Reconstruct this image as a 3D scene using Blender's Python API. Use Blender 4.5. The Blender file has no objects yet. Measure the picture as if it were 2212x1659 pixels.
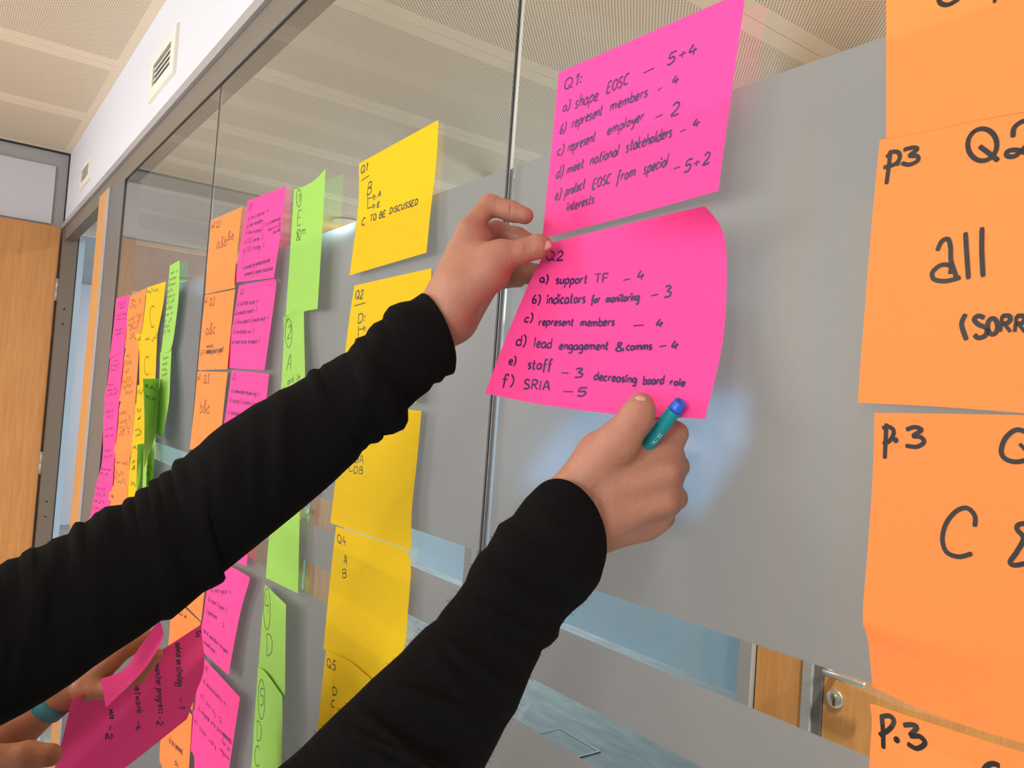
import bpy, bmesh, math, random
import numpy as np
from mathutils import Vector, Matrix
from mathutils.bvhtree import BVHTree

random.seed(7)
SC = bpy.context.scene
COL = SC.collection

# ------------------------------------------------------------------ camera
# world: x along the glass partition, y into the corridor, glass face at y = 0, floor at z = 0
CAM = np.array([0.0, -0.435, 1.70])
FPX, PW, PH = 1700.46, 2212, 1659
YAW, PITCH, ROLL = math.radians(53.923), math.radians(1.878), math.radians(4.127)

def cam_axes():
    cy, sy = math.cos(YAW), math.sin(YAW)
    cp, sp = math.cos(PITCH), math.sin(PITCH)
    cr, sr = math.cos(ROLL), math.sin(ROLL)
    F = np.array([-sy*cp, cy*cp, sp]); Rt = np.array([cy, sy, 0.0]); U = np.cross(Rt, F)
    r = cr*Rt + sr*U; u = -sr*Rt + cr*U
    return r, u, F
AX_R, AX_U, AX_F = cam_axes()
cd = bpy.data.cameras.new('camera'); cam = bpy.data.objects.new('camera', cd); COL.objects.link(cam)
cd.sensor_width = 36.0; cd.lens = FPX/PW*36.0; cd.clip_start = 0.01; cd.clip_end = 100
M = Matrix([[AX_R[i], AX_U[i], -AX_F[i], CAM[i]] for i in range(3)] + [[0, 0, 0, 1]])
cam.matrix_world = M
SC.camera = cam

# ------------------------------------------------------------------ light and exposure
SC.view_settings.view_transform = 'Standard'; SC.view_settings.look = 'None'
SC.view_settings.gamma = 1.0; SC.view_settings.exposure = 0.0
SC.view_settings.use_curve_mapping = False
w = bpy.data.worlds.new('world'); SC.world = w; w.use_nodes = True
w.node_tree.nodes['Background'].inputs[0].default_value = (0.62, 0.80, 1.0, 1)
w.node_tree.nodes['Background'].inputs[1].default_value = 1.0

def area(name, loc, rot, sx, sy, power, col):
    l = bpy.data.lights.new(name, 'AREA'); l.shape = 'RECTANGLE'; l.size = sx; l.size_y = sy
    l.energy = power; l.color = col
    o = bpy.data.objects.new(name, l); COL.objects.link(o); o.location = loc; o.rotation_euler = rot
    return o
R90 = math.pi/2
# daylight through the two windows of the room (wall opposite the partition) and of the room across the corridor
area('window_daylight_left', (-4.30, -3.85, 1.75), (R90+0.45, 0, -R90), 1.6, 1.5, 215, (1.0, 0.985, 0.97))
area('window_daylight_front', (1.6, -4.95, 1.70), (R90+0.7, 0, 0), 1.7, 1.5, 120, (1.0, 0.98, 0.96))
area('window_daylight_across', (-6.0, 5.85, 1.45), (-R90-0.75, 0, 0), 2.6, 1.6, 350, (0.90, 0.95, 1.0))

# ------------------------------------------------------------------ helpers
def ray(u, v):
    return AX_R*((u-PW/2)/FPX) - AX_U*((v-PH/2)/FPX) + AX_F
def at(u, v, y=0.0):            # a point of the photograph on the vertical plane y
    d = ray(u, v); return CAM + d*((y-CAM[1])/d[1])
def dep(u, v, z):               # a point of the photograph at a depth z from the lens
    return CAM + ray(u, v)*z

def link(name, me, mat=None, parent=None, smooth=False):
    o = bpy.data.objects.new(name, me); COL.objects.link(o)
    if mat is not None: me.materials.append(mat)
    if parent is not None: o.parent = parent
    if smooth: me.polygons.foreach_set('use_smooth', [True]*len(me.polygons))
    return o
def mesh(name, V, F, mat=None, parent=None, smooth=False):
    me = bpy.data.meshes.new(name); me.from_pydata([tuple(map(float, p)) for p in V], [], F); me.update()
    return link(name, me, mat, parent, smooth)
def tag(o, label=None, cat=None, group=None, kind=None):
    if label: o['label'] = label
    if cat: o['category'] = cat
    if group: o['group'] = group
    if kind: o['kind'] = kind
    return o
def empty(name, loc=(0, 0, 0)):
    o = bpy.data.objects.new(name, None); COL.objects.link(o); o.location = loc
    o.empty_display_size = 0.05
    return o
def box(name, a, b, mat, parent=None, bevel=0.0):
    bm = bmesh.new(); bmesh.ops.create_cube(bm, size=1.0)
    a = Vector(a); b = Vector(b); c = (a+b)/2; s = b-a
    for v in bm.verts: v.co = Vector((v.co.x*s.x, v.co.y*s.y, v.co.z*s.z)) + c
    if bevel > 0: bmesh.ops.bevel(bm, geom=bm.edges[:], offset=bevel, segments=2, affect='EDGES', profile=0.5)
    me = bpy.data.meshes.new(name); bm.to_mesh(me); bm.free()
    return link(name, me, mat, parent)
def lathe(name, prof, mat, parent=None, n=32, mw=None):
    V, F = [], []
    for r, z in prof:
        for k in range(n):
            a = 2*math.pi*k/n; V.append((r*math.cos(a), r*math.sin(a), z))
    for i in range(len(prof)-1):
        for k in range(n):
            F.append((i*n+k, i*n+(k+1) % n, (i+1)*n+(k+1) % n, (i+1)*n+k))
    F.append(tuple(range(n))[::-1]); F.append(tuple((len(prof)-1)*n+k for k in range(n)))
    if mw is not None: V = [tuple(mw @ Vector(p)) for p in V]
    o = mesh(name, V, F, mat, parent)
    o.data.polygons.foreach_set('use_smooth', [len(p.vertices) == 4 for p in o.data.polygons])
    return o

# ------------------------------------------------------------------ materials
def lin(r, g, b):
    f = lambda c: (c/255/12.92) if c/255 <= 0.04045 else ((c/255+0.055)/1.055)**2.4
    return (f(r), f(g), f(b), 1.0)
class NT:
    def __init__(s, name):
        s.m = bpy.data.materials.new(name); s.m.use_nodes = True; s.t = s.m.node_tree; s.t.nodes.clear()
        s.out = s.n('ShaderNodeOutputMaterial')
    def n(s, k, **kw):
        nd = s.t.nodes.new(k)
        for a, v in kw.items(): setattr(nd, a, v)
        return nd
    def l(s, a, b): s.t.links.new(a, b)
    def math(s, op, a, b=None):
        nd = s.n('ShaderNodeMath', operation=op)
        for i, x in enumerate((a, b)):
            if x is None: continue
            if isinstance(x, (int, float)): nd.inputs[i].default_value = x
            else: s.l(x, nd.inputs[i])
        return nd.outputs[0]
    def mixc(s, f, a, b):
        nd = s.n('ShaderNodeMix', data_type='RGBA')
        for i, x in ((0, f), (6, a), (7, b)):
            if isinstance(x, (int, float)): nd.inputs[i].default_value = x
            elif isinstance(x, tuple): nd.inputs[i].default_value = x
            else: s.l(x, nd.inputs[i])
        return nd.outputs[2]
    def noise(s, scale, detail=3, vec=None, stretch=None):
        nd = s.n('ShaderNodeTexNoise'); nd.inputs['Scale'].default_value = scale; nd.inputs['Detail'].default_value = detail
        tc = s.n('ShaderNodeTexCoord'); src = tc.outputs['Object']
        if stretch:
            mp = s.n('ShaderNodeMapping'); mp.inputs['Scale'].default_value = stretch; s.l(src, mp.inputs[0]); src = mp.outputs[0]
        s.l(src, nd.inputs['Vector'])
        return nd.outputs['Fac']
    def bump(s, h, strength=0.2, dist=0.001):
        nd = s.n('ShaderNodeBump'); nd.inputs['Strength'].default_value = strength; nd.inputs['Distance'].default_value = dist
        s.l(h, nd.inputs['Height']); return nd.outputs[0]
def pbr(name, col, rough=0.6, metal=0.0, var=0.0, vscale=8.0, bump=0.0, bscale=60.0, spec=0.5, stretch=None, bdist=0.001):
    N = NT(name); p = N.n('ShaderNodeBsdfPrincipled'); N.l(p.outputs[0], N.out.inputs[0])
    p.inputs['Roughness'].default_value = rough; p.inputs['Metallic'].default_value = metal
    p.inputs['Specular IOR Level'].default_value = spec
    c = col if len(col) == 4 else (*col, 1)
    if var > 0:
        f = N.noise(vscale, 4, stretch=stretch)
        N.l(N.mixc(f, tuple(x*(1-var) for x in c[:3])+(1,), tuple(min(1, x*(1+var)) for x in c[:3])+(1,)), p.inputs['Base Color'])
    else: p.inputs['Base Color'].default_value = c
    if bump > 0: N.l(N.bump(N.noise(bscale, 3), bump, bdist), p.inputs['Normal'])
    return N.m
def paper(name, col, tl=0.10):
    N = NT(name)
    p = N.n('ShaderNodeBsdfPrincipled'); p.inputs['Roughness'].default_value = 0.85; p.inputs['Specular IOR Level'].default_value = 0.15
    f = N.noise(420, 3); c = N.mixc(f, tuple(x*0.93 for x in col[:3])+(1,), tuple(min(1, x*1.06) for x in col[:3])+(1,))
    N.l(c, p.inputs['Base Color']); N.l(N.bump(N.noise(900, 2), 0.15, 0.0004), p.inputs['Normal'])
    t = N.n('ShaderNodeBsdfTranslucent'); t.inputs[0].default_value = tuple(x**1.25 for x in col[:3])+(1,)
    mx = N.n('ShaderNodeMixShader'); mx.inputs[0].default_value = tl
    N.l(p.outputs[0], mx.inputs[1]); N.l(t.outputs[0], mx.inputs[2]); N.l(mx.outputs[0], N.out.inputs[0])
    return N.m
PAPER = {'pink': paper('pink_paper', (1.0, 0.075, 0.33, 1)), 'orange': paper('orange_paper', (0.98, 0.265, 0.075, 1)),
         'yellow': paper('yellow_paper', (0.70, 0.475, 0.012, 1)), 'green': paper('green_paper', (0.31, 0.58, 0.115, 1))}
INK_V = pbr('violet_ink', (0.020, 0.004, 0.10), 0.5)
INK_K = pbr('black_ink', (0.006, 0.005, 0.006), 0.5)
INK_B = pbr('brown_black_ink', (0.030, 0.012, 0.008), 0.5)
INK_G = pbr('grey_green_ink', (0.055, 0.095, 0.03), 0.5)
WHITE = pbr('white_wall_paint', lin(212, 214, 223), 0.8, bump=0.15, bscale=250)
WHITE2 = pbr('grey_white_panel', lin(176, 174, 174), 0.7, bump=0.1, bscale=250)
ALU = pbr('grey_anodised_frame', lin(112, 111, 110), 0.42, 0.2, var=0.05, vscale=3)
ALU_L = pbr('pale_aluminium', lin(175, 175, 178), 0.35, 0.3)
ALU_D = pbr('brown_grey_header', lin(118, 109, 99), 0.5, 0.1)
GASKET = pbr('black_gasket', (0.01, 0.012, 0.015), 0.5)
STEEL = pbr('brushed_steel', lin(215, 212, 205), 0.28, 0.9)
PLASTIC = pbr('vent_plastic', lin(228, 224, 214), 0.5)
DARK = pbr('vent_dark', (0.02, 0.018, 0.015), 0.8)
def wood(name, base, dark, scale=(14, 14, 0.9)):
    N = NT(name); p = N.n('ShaderNodeBsdfPrincipled'); p.inputs['Roughness'].default_value = 0.45
    a = N.noise(6, 6, stretch=scale); b = N.noise(30, 3, stretch=scale)
    f = N.math('ADD', N.math('MULTIPLY', a, 0.7), N.math('MULTIPLY', b, 0.3))
    rp = N.n('ShaderNodeMapRange'); rp.inputs[1].default_value = 0.35; rp.inputs[2].default_value = 0.65; N.l(f, rp.inputs[0])
    N.l(N.mixc(rp.outputs[0], dark, base), p.inputs['Base Color']); N.l(p.outputs[0], N.out.inputs[0]); return N.m
WOOD = wood('beech_veneer', lin(212, 154, 92), lin(196, 136, 76))
WOOD_L = wood('pale_beech', lin(232, 190, 140), lin(214, 168, 116))
def ceiling_mat():
    N = NT('perforated_ceiling_panel'); p = N.n('ShaderNodeBsdfPrincipled'); p.inputs['Roughness'].default_value = 0.8
    tc = N.n('ShaderNodeTexCoord'); sp = N.n('ShaderNodeSeparateXYZ'); N.l(tc.outputs['Object'], sp.inputs[0])
    PX_, PY_ = 0.0115, 0.0058                       # staggered rows of small holes
    v = N.math('DIVIDE', sp.outputs[1], PY_); row = N.math('FLOOR', v)
    u = N.math('ADD', N.math('DIVIDE', sp.outputs[0], PX_), N.math('MULTIPLY', N.math('FLOORED_MODULO', row, 2.0), 0.5))
    fx = N.math('MULTIPLY', N.math('SUBTRACT', N.math('FRACT', u), 0.5), PX_)
    fy = N.math('MULTIPLY', N.math('SUBTRACT', N.math('FRACT', v), 0.5), PY_)
    r = N.math('SQRT', N.math('ADD', N.math('MULTIPLY', fx, fx), N.math('MULTIPLY', fy, fy)))
    hole = N.math('LESS_THAN', r, 0.0021)
    # plain margins: along both long edges of a panel (its local x runs across it) and at its ends (local y)
    inx = N.math('LESS_THAN', N.math('ABSOLUTE', sp.outputs[0]), 0.279)
    iny = N.math('LESS_THAN', N.math('ABSOLUTE', N.math('SUBTRACT', sp.outputs[1], 0.0)), 50.0)
    e = N.n('ShaderNodeAttribute', attribute_name='plain'); 
    f = N.math('MULTIPLY', N.math('MULTIPLY', hole, inx), N.math('SUBTRACT', 1.0, e.outputs['Fac']))
    N.l(N.mixc(f, lin(243, 226, 200), lin(100, 80, 62)), p.inputs['Base Color']); N.l(p.outputs[0], N.out.inputs[0]); return N.m
CEIL = ceiling_mat()
def carpet(name, a, b):
    N = NT(name); p = N.n('ShaderNodeBsdfPrincipled'); p.inputs['Roughness'].default_value = 0.95
    f1 = N.noise(5, 4, stretch=(1, 3, 1)); f2 = N.noise(180, 2)
    f = N.math('ADD', N.math('MULTIPLY', f1, 0.6), N.math('MULTIPLY', f2, 0.4))
    rp = N.n('ShaderNodeMapRange'); rp.inputs[1].default_value = 0.35; rp.inputs[2].default_value = 0.65; N.l(f, rp.inputs[0])
    N.l(N.mixc(rp.outputs[0], a, b), p.inputs['Base Color']); N.l(p.outputs[0], N.out.inputs[0]); return N.m
CARPET = carpet('blue_grey_carpet', lin(146, 152, 152), lin(178, 182, 180))
def glass(name, tint, k=1.0, rough=0.02):
    N = NT(name); t = N.n('ShaderNodeBsdfTransparent'); t.inputs[0].default_value = tint
    g = N.n('ShaderNodeBsdfGlossy'); g.inputs['Roughness'].default_value = rough; g.inputs[0].default_value = (1, 1, 1, 1)
    lw = N.n('ShaderNodeLayerWeight'); lw.inputs[0].default_value = 0.5
    f5 = N.math('POWER', lw.outputs['Facing'], 5.0)
    F = N.math('ADD', 0.04, N.math('MULTIPLY', f5, 0.96))
    R = N.math('MULTIPLY', N.math('DIVIDE', N.math('MULTIPLY', F, 2.0), N.math('ADD', F, 1.0)), k)
    mx = N.n('ShaderNodeMixShader'); N.l(R, mx.inputs[0]); N.l(t.outputs[0], mx.inputs[1]); N.l(g.outputs[0], mx.inputs[2])
    N.l(mx.outputs[0], N.out.inputs[0]); return N.m
GLASS = glass('clear_glass', (0.90, 0.94, 0.93, 1), 0.8)
SATIN = glass('satin_glass', (0.97, 0.98, 0.98, 1), 0.15, 0.35)
GLASS_B = glass('blue_tinted_glass', (0.76, 0.88, 0.92, 1), 0.7)
def film_mat(name, dif, trn, thru, rough):
    N = NT(name)
    d = N.n('ShaderNodeBsdfDiffuse'); d.inputs[0].default_value = dif
    t = N.n('ShaderNodeBsdfTranslucent'); t.inputs[0].default_value = trn
    r = N.n('ShaderNodeBsdfRefraction'); r.inputs['IOR'].default_value = 1.02; r.inputs['Roughness'].default_value = rough; r.inputs[0].default_value = (0.46, 0.74, 0.95, 1)
    m1 = N.n('ShaderNodeMixShader'); m1.inputs[0].default_value = 0.45; N.l(d.outputs[0], m1.inputs[1]); N.l(t.outputs[0], m1.inputs[2])
    m2 = N.n('ShaderNodeMixShader'); m2.inputs[0].default_value = thru; N.l(m1.outputs[0], m2.inputs[1]); N.l(r.outputs[0], m2.inputs[2])
    N.l(m2.outputs[0], N.out.inputs[0]); return N.m
FILM = film_mat('frosted_film', (0.198, 0.199, 0.201, 1), (0.15, 0.157, 0.164, 1), 0.055, 1.0)
FILM_B = film_mat('blue_frosted_film', (0.55, 0.62, 0.66, 1), (0.75, 0.85, 0.92, 1), 0.25, 0.6)
def emit(name, col, s):
    N = NT(name); e = N.n('ShaderNodeEmission'); e.inputs[0].default_value = (*col, 1); e.inputs[1].default_value = s
    N.l(e.outputs[0], N.out.inputs[0]); return N.m
LAMP = emit('lamp_lens', (1.0, 0.95, 0.85), 3.0)
KNIT = None
def knit():
    N = NT('black_knit'); p = N.n('ShaderNodeBsdfPrincipled'); p.inputs['Base Color'].default_value = (0.0045, 0.0042, 0.0044, 1)
    p.inputs['Roughness'].default_value = 0.95; p.inputs['Specular IOR Level'].default_value = 0.08
    p.inputs['Sheen Weight'].default_value = 0.006; p.inputs['Sheen Roughness'].default_value = 0.6
    N.l(N.bump(N.noise(700, 3), 0.6, 0.0015), p.inputs['Normal'])
    N.l(p.outputs[0], N.out.inputs[0]); return N.m
KNIT = knit()
def skin(name, base, red):
    N = NT(name); p = N.n('ShaderNodeBsdfPrincipled'); p.inputs['Roughness'].default_value = 0.5
    p.inputs['Specular IOR Level'].default_value = 0.35
    p.inputs['Subsurface Weight'].default_value = 0.12; p.inputs['Subsurface Radius'].default_value = (0.006, 0.002, 0.001); p.inputs['Subsurface Scale'].default_value = 1.0
    at_ = N.n('ShaderNodeAttribute', attribute_name='flush')
    f = N.noise(55, 4); f2 = N.noise(300, 2)
    k = N.math('ADD', N.math('MULTIPLY', f, 0.45), N.math('MULTIPLY', f2, 0.1))
    k = N.math('ADD', k, N.math('MULTIPLY', at_.outputs['Fac'], 0.8)); k = N.math('MINIMUM', N.math('SUBTRACT', k, 0.12), 1.0)
    N.l(N.mixc(k, base, red), p.inputs['Base Color'])
    vo = N.n('ShaderNodeTexVoronoi'); vo.inputs['Scale'].default_value = 650
    tc = N.n('ShaderNodeTexCoord'); N.l(tc.outputs['Object'], vo.inputs['Vector'])
    h = N.math('ADD', N.math('MULTIPLY', vo.outputs['Distance'], 0.45), N.math('MULTIPLY', N.noise(180, 4), 1.4))
    N.l(N.bump(h, 0.35, 0.0012), p.inputs['Normal'])
    N.l(p.outputs[0], N.out.inputs[0]); return N.m
SKIN = skin('pale_skin', lin(174, 126, 104), lin(160, 86, 72))
SKIN2 = skin('tanned_skin', lin(182, 120, 88), lin(158, 82, 60))
NAIL = pbr('nail', lin(198, 146, 134), 0.28)

# ------------------------------------------------------------------ the setting
CEIL_Z, FLOOR_Z = 2.775, 0.0
HEAD_B, HEAD_T = 2.343, 2.43        # underside of the partition header, top of its rail
fl = mesh('floor', [(-10.5, -5, 0), (3.2, -5, 0), (3.2, 6.0, 0), (-10.5, 6.0, 0)], [(0, 1, 2, 3)], CARPET); tag(fl, kind='structure')

ceil_slab = box('ceiling', (-10.5, -5.0, CEIL_Z+0.03), (3.2, 6.0, CEIL_Z+0.08), WHITE2); tag(ceil_slab, kind='structure')
def ceiling_panel(x0, x1, y0, y1, ends):
    """one perforated panel; its strips of faces next to a wall carry plain = 1 (no holes there)"""
    bm = bmesh.new(); cx = (x0+x1)/2; t = 0.018; g = 0.0012
    ys = [y0] + ([y0+0.03] if ends[0] else []) + ([y1-0.03] if ends[1] else []) + [y1]
    lay = bm.faces.layers.float.new('plain')
    hw = (x1-x0)/2-g
    for i in range(len(ys)-1):
        a, b = ys[i], ys[i+1]
        f = bm.faces.new([bm.verts.new(p) for p in ((-hw, a, 0), (-hw, b, 0), (hw, b, 0), (hw, a, 0))])
        f[lay] = 1.0 if (ends[0] and i == 0) or (ends[1] and i == len(ys)-2) else 0.0
    for s in (-1, 1):
        f = bm.faces.new([bm.verts.new(p) for p in ((s*hw, y0, 0), (s*hw, y1, 0), (s*hw, y1, t), (s*hw, y0, t))])
        f[lay] = 1.0
    me = bpy.data.meshes.new('ceiling_panel'); bm.to_mesh(me); bm.free()
    o = link('ceiling_panel', me, CEIL, ceil_slab); o.location = (cx, 0, CEIL_Z)
    return o
PITCH_P = 0.6735
for k in range(-4, 9):                      # corridor, joints at x = -1.319 - k * pitch
    x1 = -1.319 - (k-1)*PITCH_P; x0 = x1 - PITCH_P
    ceiling_panel(x0, x1, 0.05, 1.65, (True, True))
for k in range(-8, 3):                      # room, joints at x = -2.995 - k * pitch
    x1 = -2.995 - (k-1)*PITCH_P; x0 = max(x1 - PITCH_P, -4.335)
    ceiling_panel(x0, x1, -4.9, -0.0003, (True, True))

# partition: bulkhead above, rail, header, posts
wb = empty('wall_back_of_room'); wb.name = 'wall_partition'; tag(wb, kind='structure')
box('bulkhead', (-4.32, 0.0, HEAD_T), (3.0, 0.06, CEIL_Z+0.03), WHITE, wb)
box('rail_lip', (-4.32, -0.012, 2.405), (3.0, 0.0, HEAD_T), ALU_L, wb, 0.001)
box('header', (-4.25, -0.002, HEAD_B), (3.0, 0.04, 2.4045), ALU_D, wb, 0.0008)
box('bottom_rail', (-2.745, -0.002, 0.0), (3.0, 0.04, 0.07), ALU, wb)
# glazed front: panes with frosted film bands
win = empty('window_1'); tag(win, kind='structure')
GX = [-2.745, -1.710, -0.629, 0.452, 1.533, 2.6]
for i in range(len(GX)-1):
    a, b = GX[i]+0.0013, GX[i+1]-0.0013
    zz = [0.07, 1.428, 1.469, 1.5213, 1.5615, 1.9357, HEAD_B]      # satin where the film backs the glass, clear between
    pane = mesh('pane', [(x, 0, z) for z in zz for x in (a, b)], [(2*k, 2*k+1, 2*k+3, 2*k+2) for k in range(6)], GLASS, win)
    pane.data.materials.append(SATIN)
    for k in (0, 2, 4): pane.data.polygons[k].material_index = 1
    for z0, z1 in ((0.07, 1.423), (1.465, 1.518), (1.559, 1.940)):
        mesh('frosted_film', [(a, 0.008, z0), (b, 0.008, z0), (b, 0.008, z1), (a, 0.008, z1)], [(0, 1, 2, 3)], FILM, pane)
    if i < len(GX)-2:
        x = GX[i+1]
        box('joint', (x-0.0014, -0.0010, 0.07), (x+0.0014, 0.003, HEAD_B), GASKET, win)
        box('joint_bead', (x+0.0015, -0.0002, 0.07), (x+0.0036, 0.003, HEAD_B), ALU, win)
box('gasket', (-2.75, -0.0025, HEAD_B-0.004), (3.0, 0.0, HEAD_B-0.0005), GASKET, win)
box('side_gasket', (-2.752, -0.003, 0.0), (-2.744, 0.0, HEAD_B), GASKET, win)
box('side_reveal', (-2.757, 0.002, 0.0), (-2.7545, 0.042, HEAD_B), ALU, win)

post = box('trim_1', (-2.995, -0.004, 0.0), (-2.753, 0.045, HEAD_B), ALU, None, 0.001); tag(post, kind='structure')
st = box('trim_2', (-3.045, -0.010, 0.0), (-2.997, 0.0, HEAD_B+0.02), ALU_L, None, 0.001); tag(st, kind='structure')
wp = box('trim_3', (-3.25, -0.004, 0.0), (-3.047, 0.045, HEAD_B+0.03), WOOD, None); tag(wp, kind='structure')
# doorway at the end of the partition with its open wooden leaf against the end wall
d1 = empty('door_1', (-4.22, 0, 0)); tag(d1, kind='structure')
def dchild(o): o.matrix_parent_inverse = d1.matrix_world.inverted() if False else Matrix.Translation((4.22, 0, 0)); return o
dchild(box('jamb', (-4.32, -0.006, 0.0), (-4.22, 0.052, HEAD_B+0.04), ALU_D, d1))
dchild(box('door_seal', (-4.23, 0.052, 0.0), (-4.219, 0.057, HEAD_B+0.02), GASKET, d1))
dchild(box('window_light_strip', (-4.23, 0.057, 0.0), (-4.2195, 0.082, HEAD_B+0.02), pbr('blue_white_window_light', lin(160, 190, 220), 0.3), d1))  # brightness of the corridor window, painted as a pale blue strip
leaf = dchild(box('leaf', (-4.33, -0.95, 0.01), (-4.29, -0.016, 2.41), WOOD, d1, 0.001))
for zz in (2.06, 0.42, 1.24):
    h = dchild(lathe('hinge', [(0.008, 0), (0.008, 0.05), (0.0065, 0.051), (0.0065, 0.053), (0.008, 0.054), (0.008, 0.105)], ALU_L, d1, 16, Matrix.Translation((-4.283, -0.010, zz))))
for zz in (1.95, 2.02, 1.05, 1.12):
    dchild(lathe('screw', [(0.0, 0.0012), (0.004, 0.001), (0.0045, 0.0)], DARK, d1, 12, Matrix.Translation((-4.2195, 0.02, zz)) @ Matrix.Rotation(R90, 4, 'Y')))

wl = empty('wall_left'); tag(wl, kind='structure')
for a_, b_ in (((-4.45, -5.0, 0), (-4.342, -4.70, CEIL_Z+0.03)), ((-4.45, -3.0, 0), (-4.342, 0.06, CEIL_Z+0.03)), ((-4.45, -4.70, 0), (-4.342, -3.0, 0.95)), ((-4.45, -4.70, 2.55), (-4.342, -3.0, CEIL_Z+0.03))):
    box('wall_core', a_, b_, WHITE2, wl)
box('transom_panel', (-4.342, -0.96, 2.425), (-4.328, -0.055, 2.70), WHITE, wl)
box('panel_joint', (-4.342, -5.0, 2.768), (-4.328, -0.004, 2.778), GASKET, wl)
box('corner_joint', (-4.3415, -0.004, 2.43), (-4.334, 0.0, 2.775), GASKET, wl)
wr = box('wall_right', (3.0, -5.0, 0), (3.1, 6, CEIL_Z+0.03), WHITE); tag(wr, kind='structure')
wf = empty('wall_front'); tag(wf, kind='structure')
def wall_with_holes(parent, y0, y1, x0, x1, holes, zb, zt, mat):
    xs = x0
    for a, b in holes:
        box('wall_pier', (xs, y0, 0), (a, y1, CEIL_Z+0.03), mat, parent); xs = b
        box('wall_sill', (a, y0, 0), (b, y1, zb), mat, parent); box('wall_lintel', (a, y0, zt), (b, y1, CEIL_Z+0.03), mat, parent)
    box('wall_pier', (xs, y0, 0), (x1, y1, CEIL_Z+0.03), mat, parent)
def window_unit_x(name, x, y0, y1, z0, z1):
    o = empty(name); tag(o, kind='structure'); f = 0.05
    for a, b in (((y0, z0), (y0+f, z1)), ((y1-f, z0), (y1, z1)), ((y0+f, z0), (y1-f, z0+f)), ((y0+f, z1-f), (y1-f, z1)), (((y0+y1)/2-0.03, z0+f), ((y0+y1)/2+0.03, z1-f))):
        box('window_bar', (x-0.03, a[0], a[1]), (x+0.03, b[0], b[1]), ALU_L, o)
    return o
wall_with_holes(wf, -5.1, -5.0, -4.45, 3.1, [(0.7, 2.5)], 0.95, 2.55, WHITE)
def window_unit(name, x0, x1, y, z0, z1):
    o = empty(name); tag(o, kind='structure'); f = 0.05
    for a, b in (((x0, y-0.03, z0), (x0+f, y+0.03, z1)), ((x1-f, y-0.03, z0), (x1, y+0.03, z1)), ((x0+f, y-0.03, z0), (x1-f, y+0.03, z0+f)),
                 ((x0+f, y-0.03, z1-f), (x1-f, y+0.03, z1)), (((x0+x1)/2-0.03, y-0.03, z0+f), ((x0+x1)/2+0.03, y+0.03, z1-f))):
        box('window_bar', a, b, ALU_L, o)
    return o
window_unit('window_2', 0.7, 2.5, -5.05, 0.95, 2.55)
window_unit_x('window_3', -4.40, -4.70, -3.00, 0.95, 2.55)

# air vents in the bulkhead
def vent(x0, x1, z0, z1, label):
    o = empty('air_vent', ((x0+x1)/2, 0, z0)); tag(o, label, 'vent', 'air vents in the bulkhead')
    inv = Matrix.Translation((-(x0+x1)/2, 0, -z0)); w_ = x1-x0; h_ = z1-z0; bx, bz = w_*0.155, h_*0.26
    def ch(q): q.matrix_parent_inverse = inv; return q
    bm = bmesh.new()                                        # frame: a ring with a sloping outer edge
    P = []
    for (m, mz, y) in ((0, 0, 0.0), (0.004, 0.004, -0.008), (bx, bz, -0.009), (bx, bz, -0.002)):
        P.append([bm.verts.new(p) for p in ((x0+m, y, z0+mz), (x1-m, y, z0+mz), (x1-m, y, z1-mz), (x0+m, y, z1-mz))])
    for i in range(3):
        for k in range(4): bm.faces.new((P[i][k], P[i][(k+1) % 4], P[i+1][(k+1) % 4], P[i+1][k]))
    me = bpy.data.meshes.new('vent_frame'); bm.to_mesh(me); bm.free(); ch(link('vent_frame', me, PLASTIC, o))
    ch(mesh('vent_backing', [(x0+bx, -0.0015, z0+bz), (x1-bx, -0.0015, z0+bz), (x1-bx, -0.0015, z1-bz), (x0+bx, -0.0015, z1-bz)], [(0, 1, 2, 3)], DARK, o))
    n = 4; hh = (h_-2*bz)/n
    for i in range(n):
        za = z0+bz+i*hh; ya, yb = -0.0025, -0.0055; za, zb_ = za+hh*0.10, za+hh*0.40
        q = mesh('slat', [(x0+bx, ya, za), (x1-bx, ya, za), (x1-bx, yb, za), (x0+bx, yb, za), (x0+bx, ya, zb_), (x1-bx, ya, zb_), (x1-bx, yb, zb_), (x0+bx, yb, zb_)],
                 [(0, 1, 2, 3), (7, 6, 5, 4), (3, 2, 6, 7), (0, 4, 5, 1), (0, 3, 7, 4), (1, 5, 6, 2)], PLASTIC, o); ch(q)
vent(-2.467, -2.160, 2.502, 2.636, 'louvred white air vent in the bulkhead nearest to the camera')
vent(-3.834, -3.545, 2.498, 2.600, 'smaller looking louvred white air vent above the doorway')

# corridor: wall opposite with door, panels and glazing
wbk = empty('wall_back'); tag(wbk, kind='structure')
YB = 1.65
box('post', (-1.545, YB-0.02, 0), (-1.495, YB+0.05, CEIL_Z), ALU_L, wbk, 0.002)
box('wood_panel', (-1.490, YB, 0), (-1.333, YB+0.05, CEIL_Z), WOOD, wbk)
box('dark_joint', (-1.496, YB+0.001, 0), (-1.489, YB+0.04, CEIL_Z), GASKET, wbk)
box('dark_joint', (-1.334, YB+0.001, 0), (-1.327, YB+0.04, CEIL_Z), GASKET, wbk)
d2 = empty('door_2', (-1.30, YB, 0)); tag(d2, kind='structure')
def c2(o): o.matrix_parent_inverse = Matrix.Translation((1.30, -YB, 0)); return o
c2(box('door_frame', (-1.327, YB-0.012, 0), (-1.296, YB+0.05, 2.40), ALU_L, d2, 0.002)); c2(box('door_frame', (-1.296, YB-0.002, 0), (-1.268, YB+0.05, 2.40), ALU, d2, 0.001))
c2(box('leaf', (-1.266, YB+0.004, 0.005), (-0.40, YB+0.045, 2.37), WOOD, d2))
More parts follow.
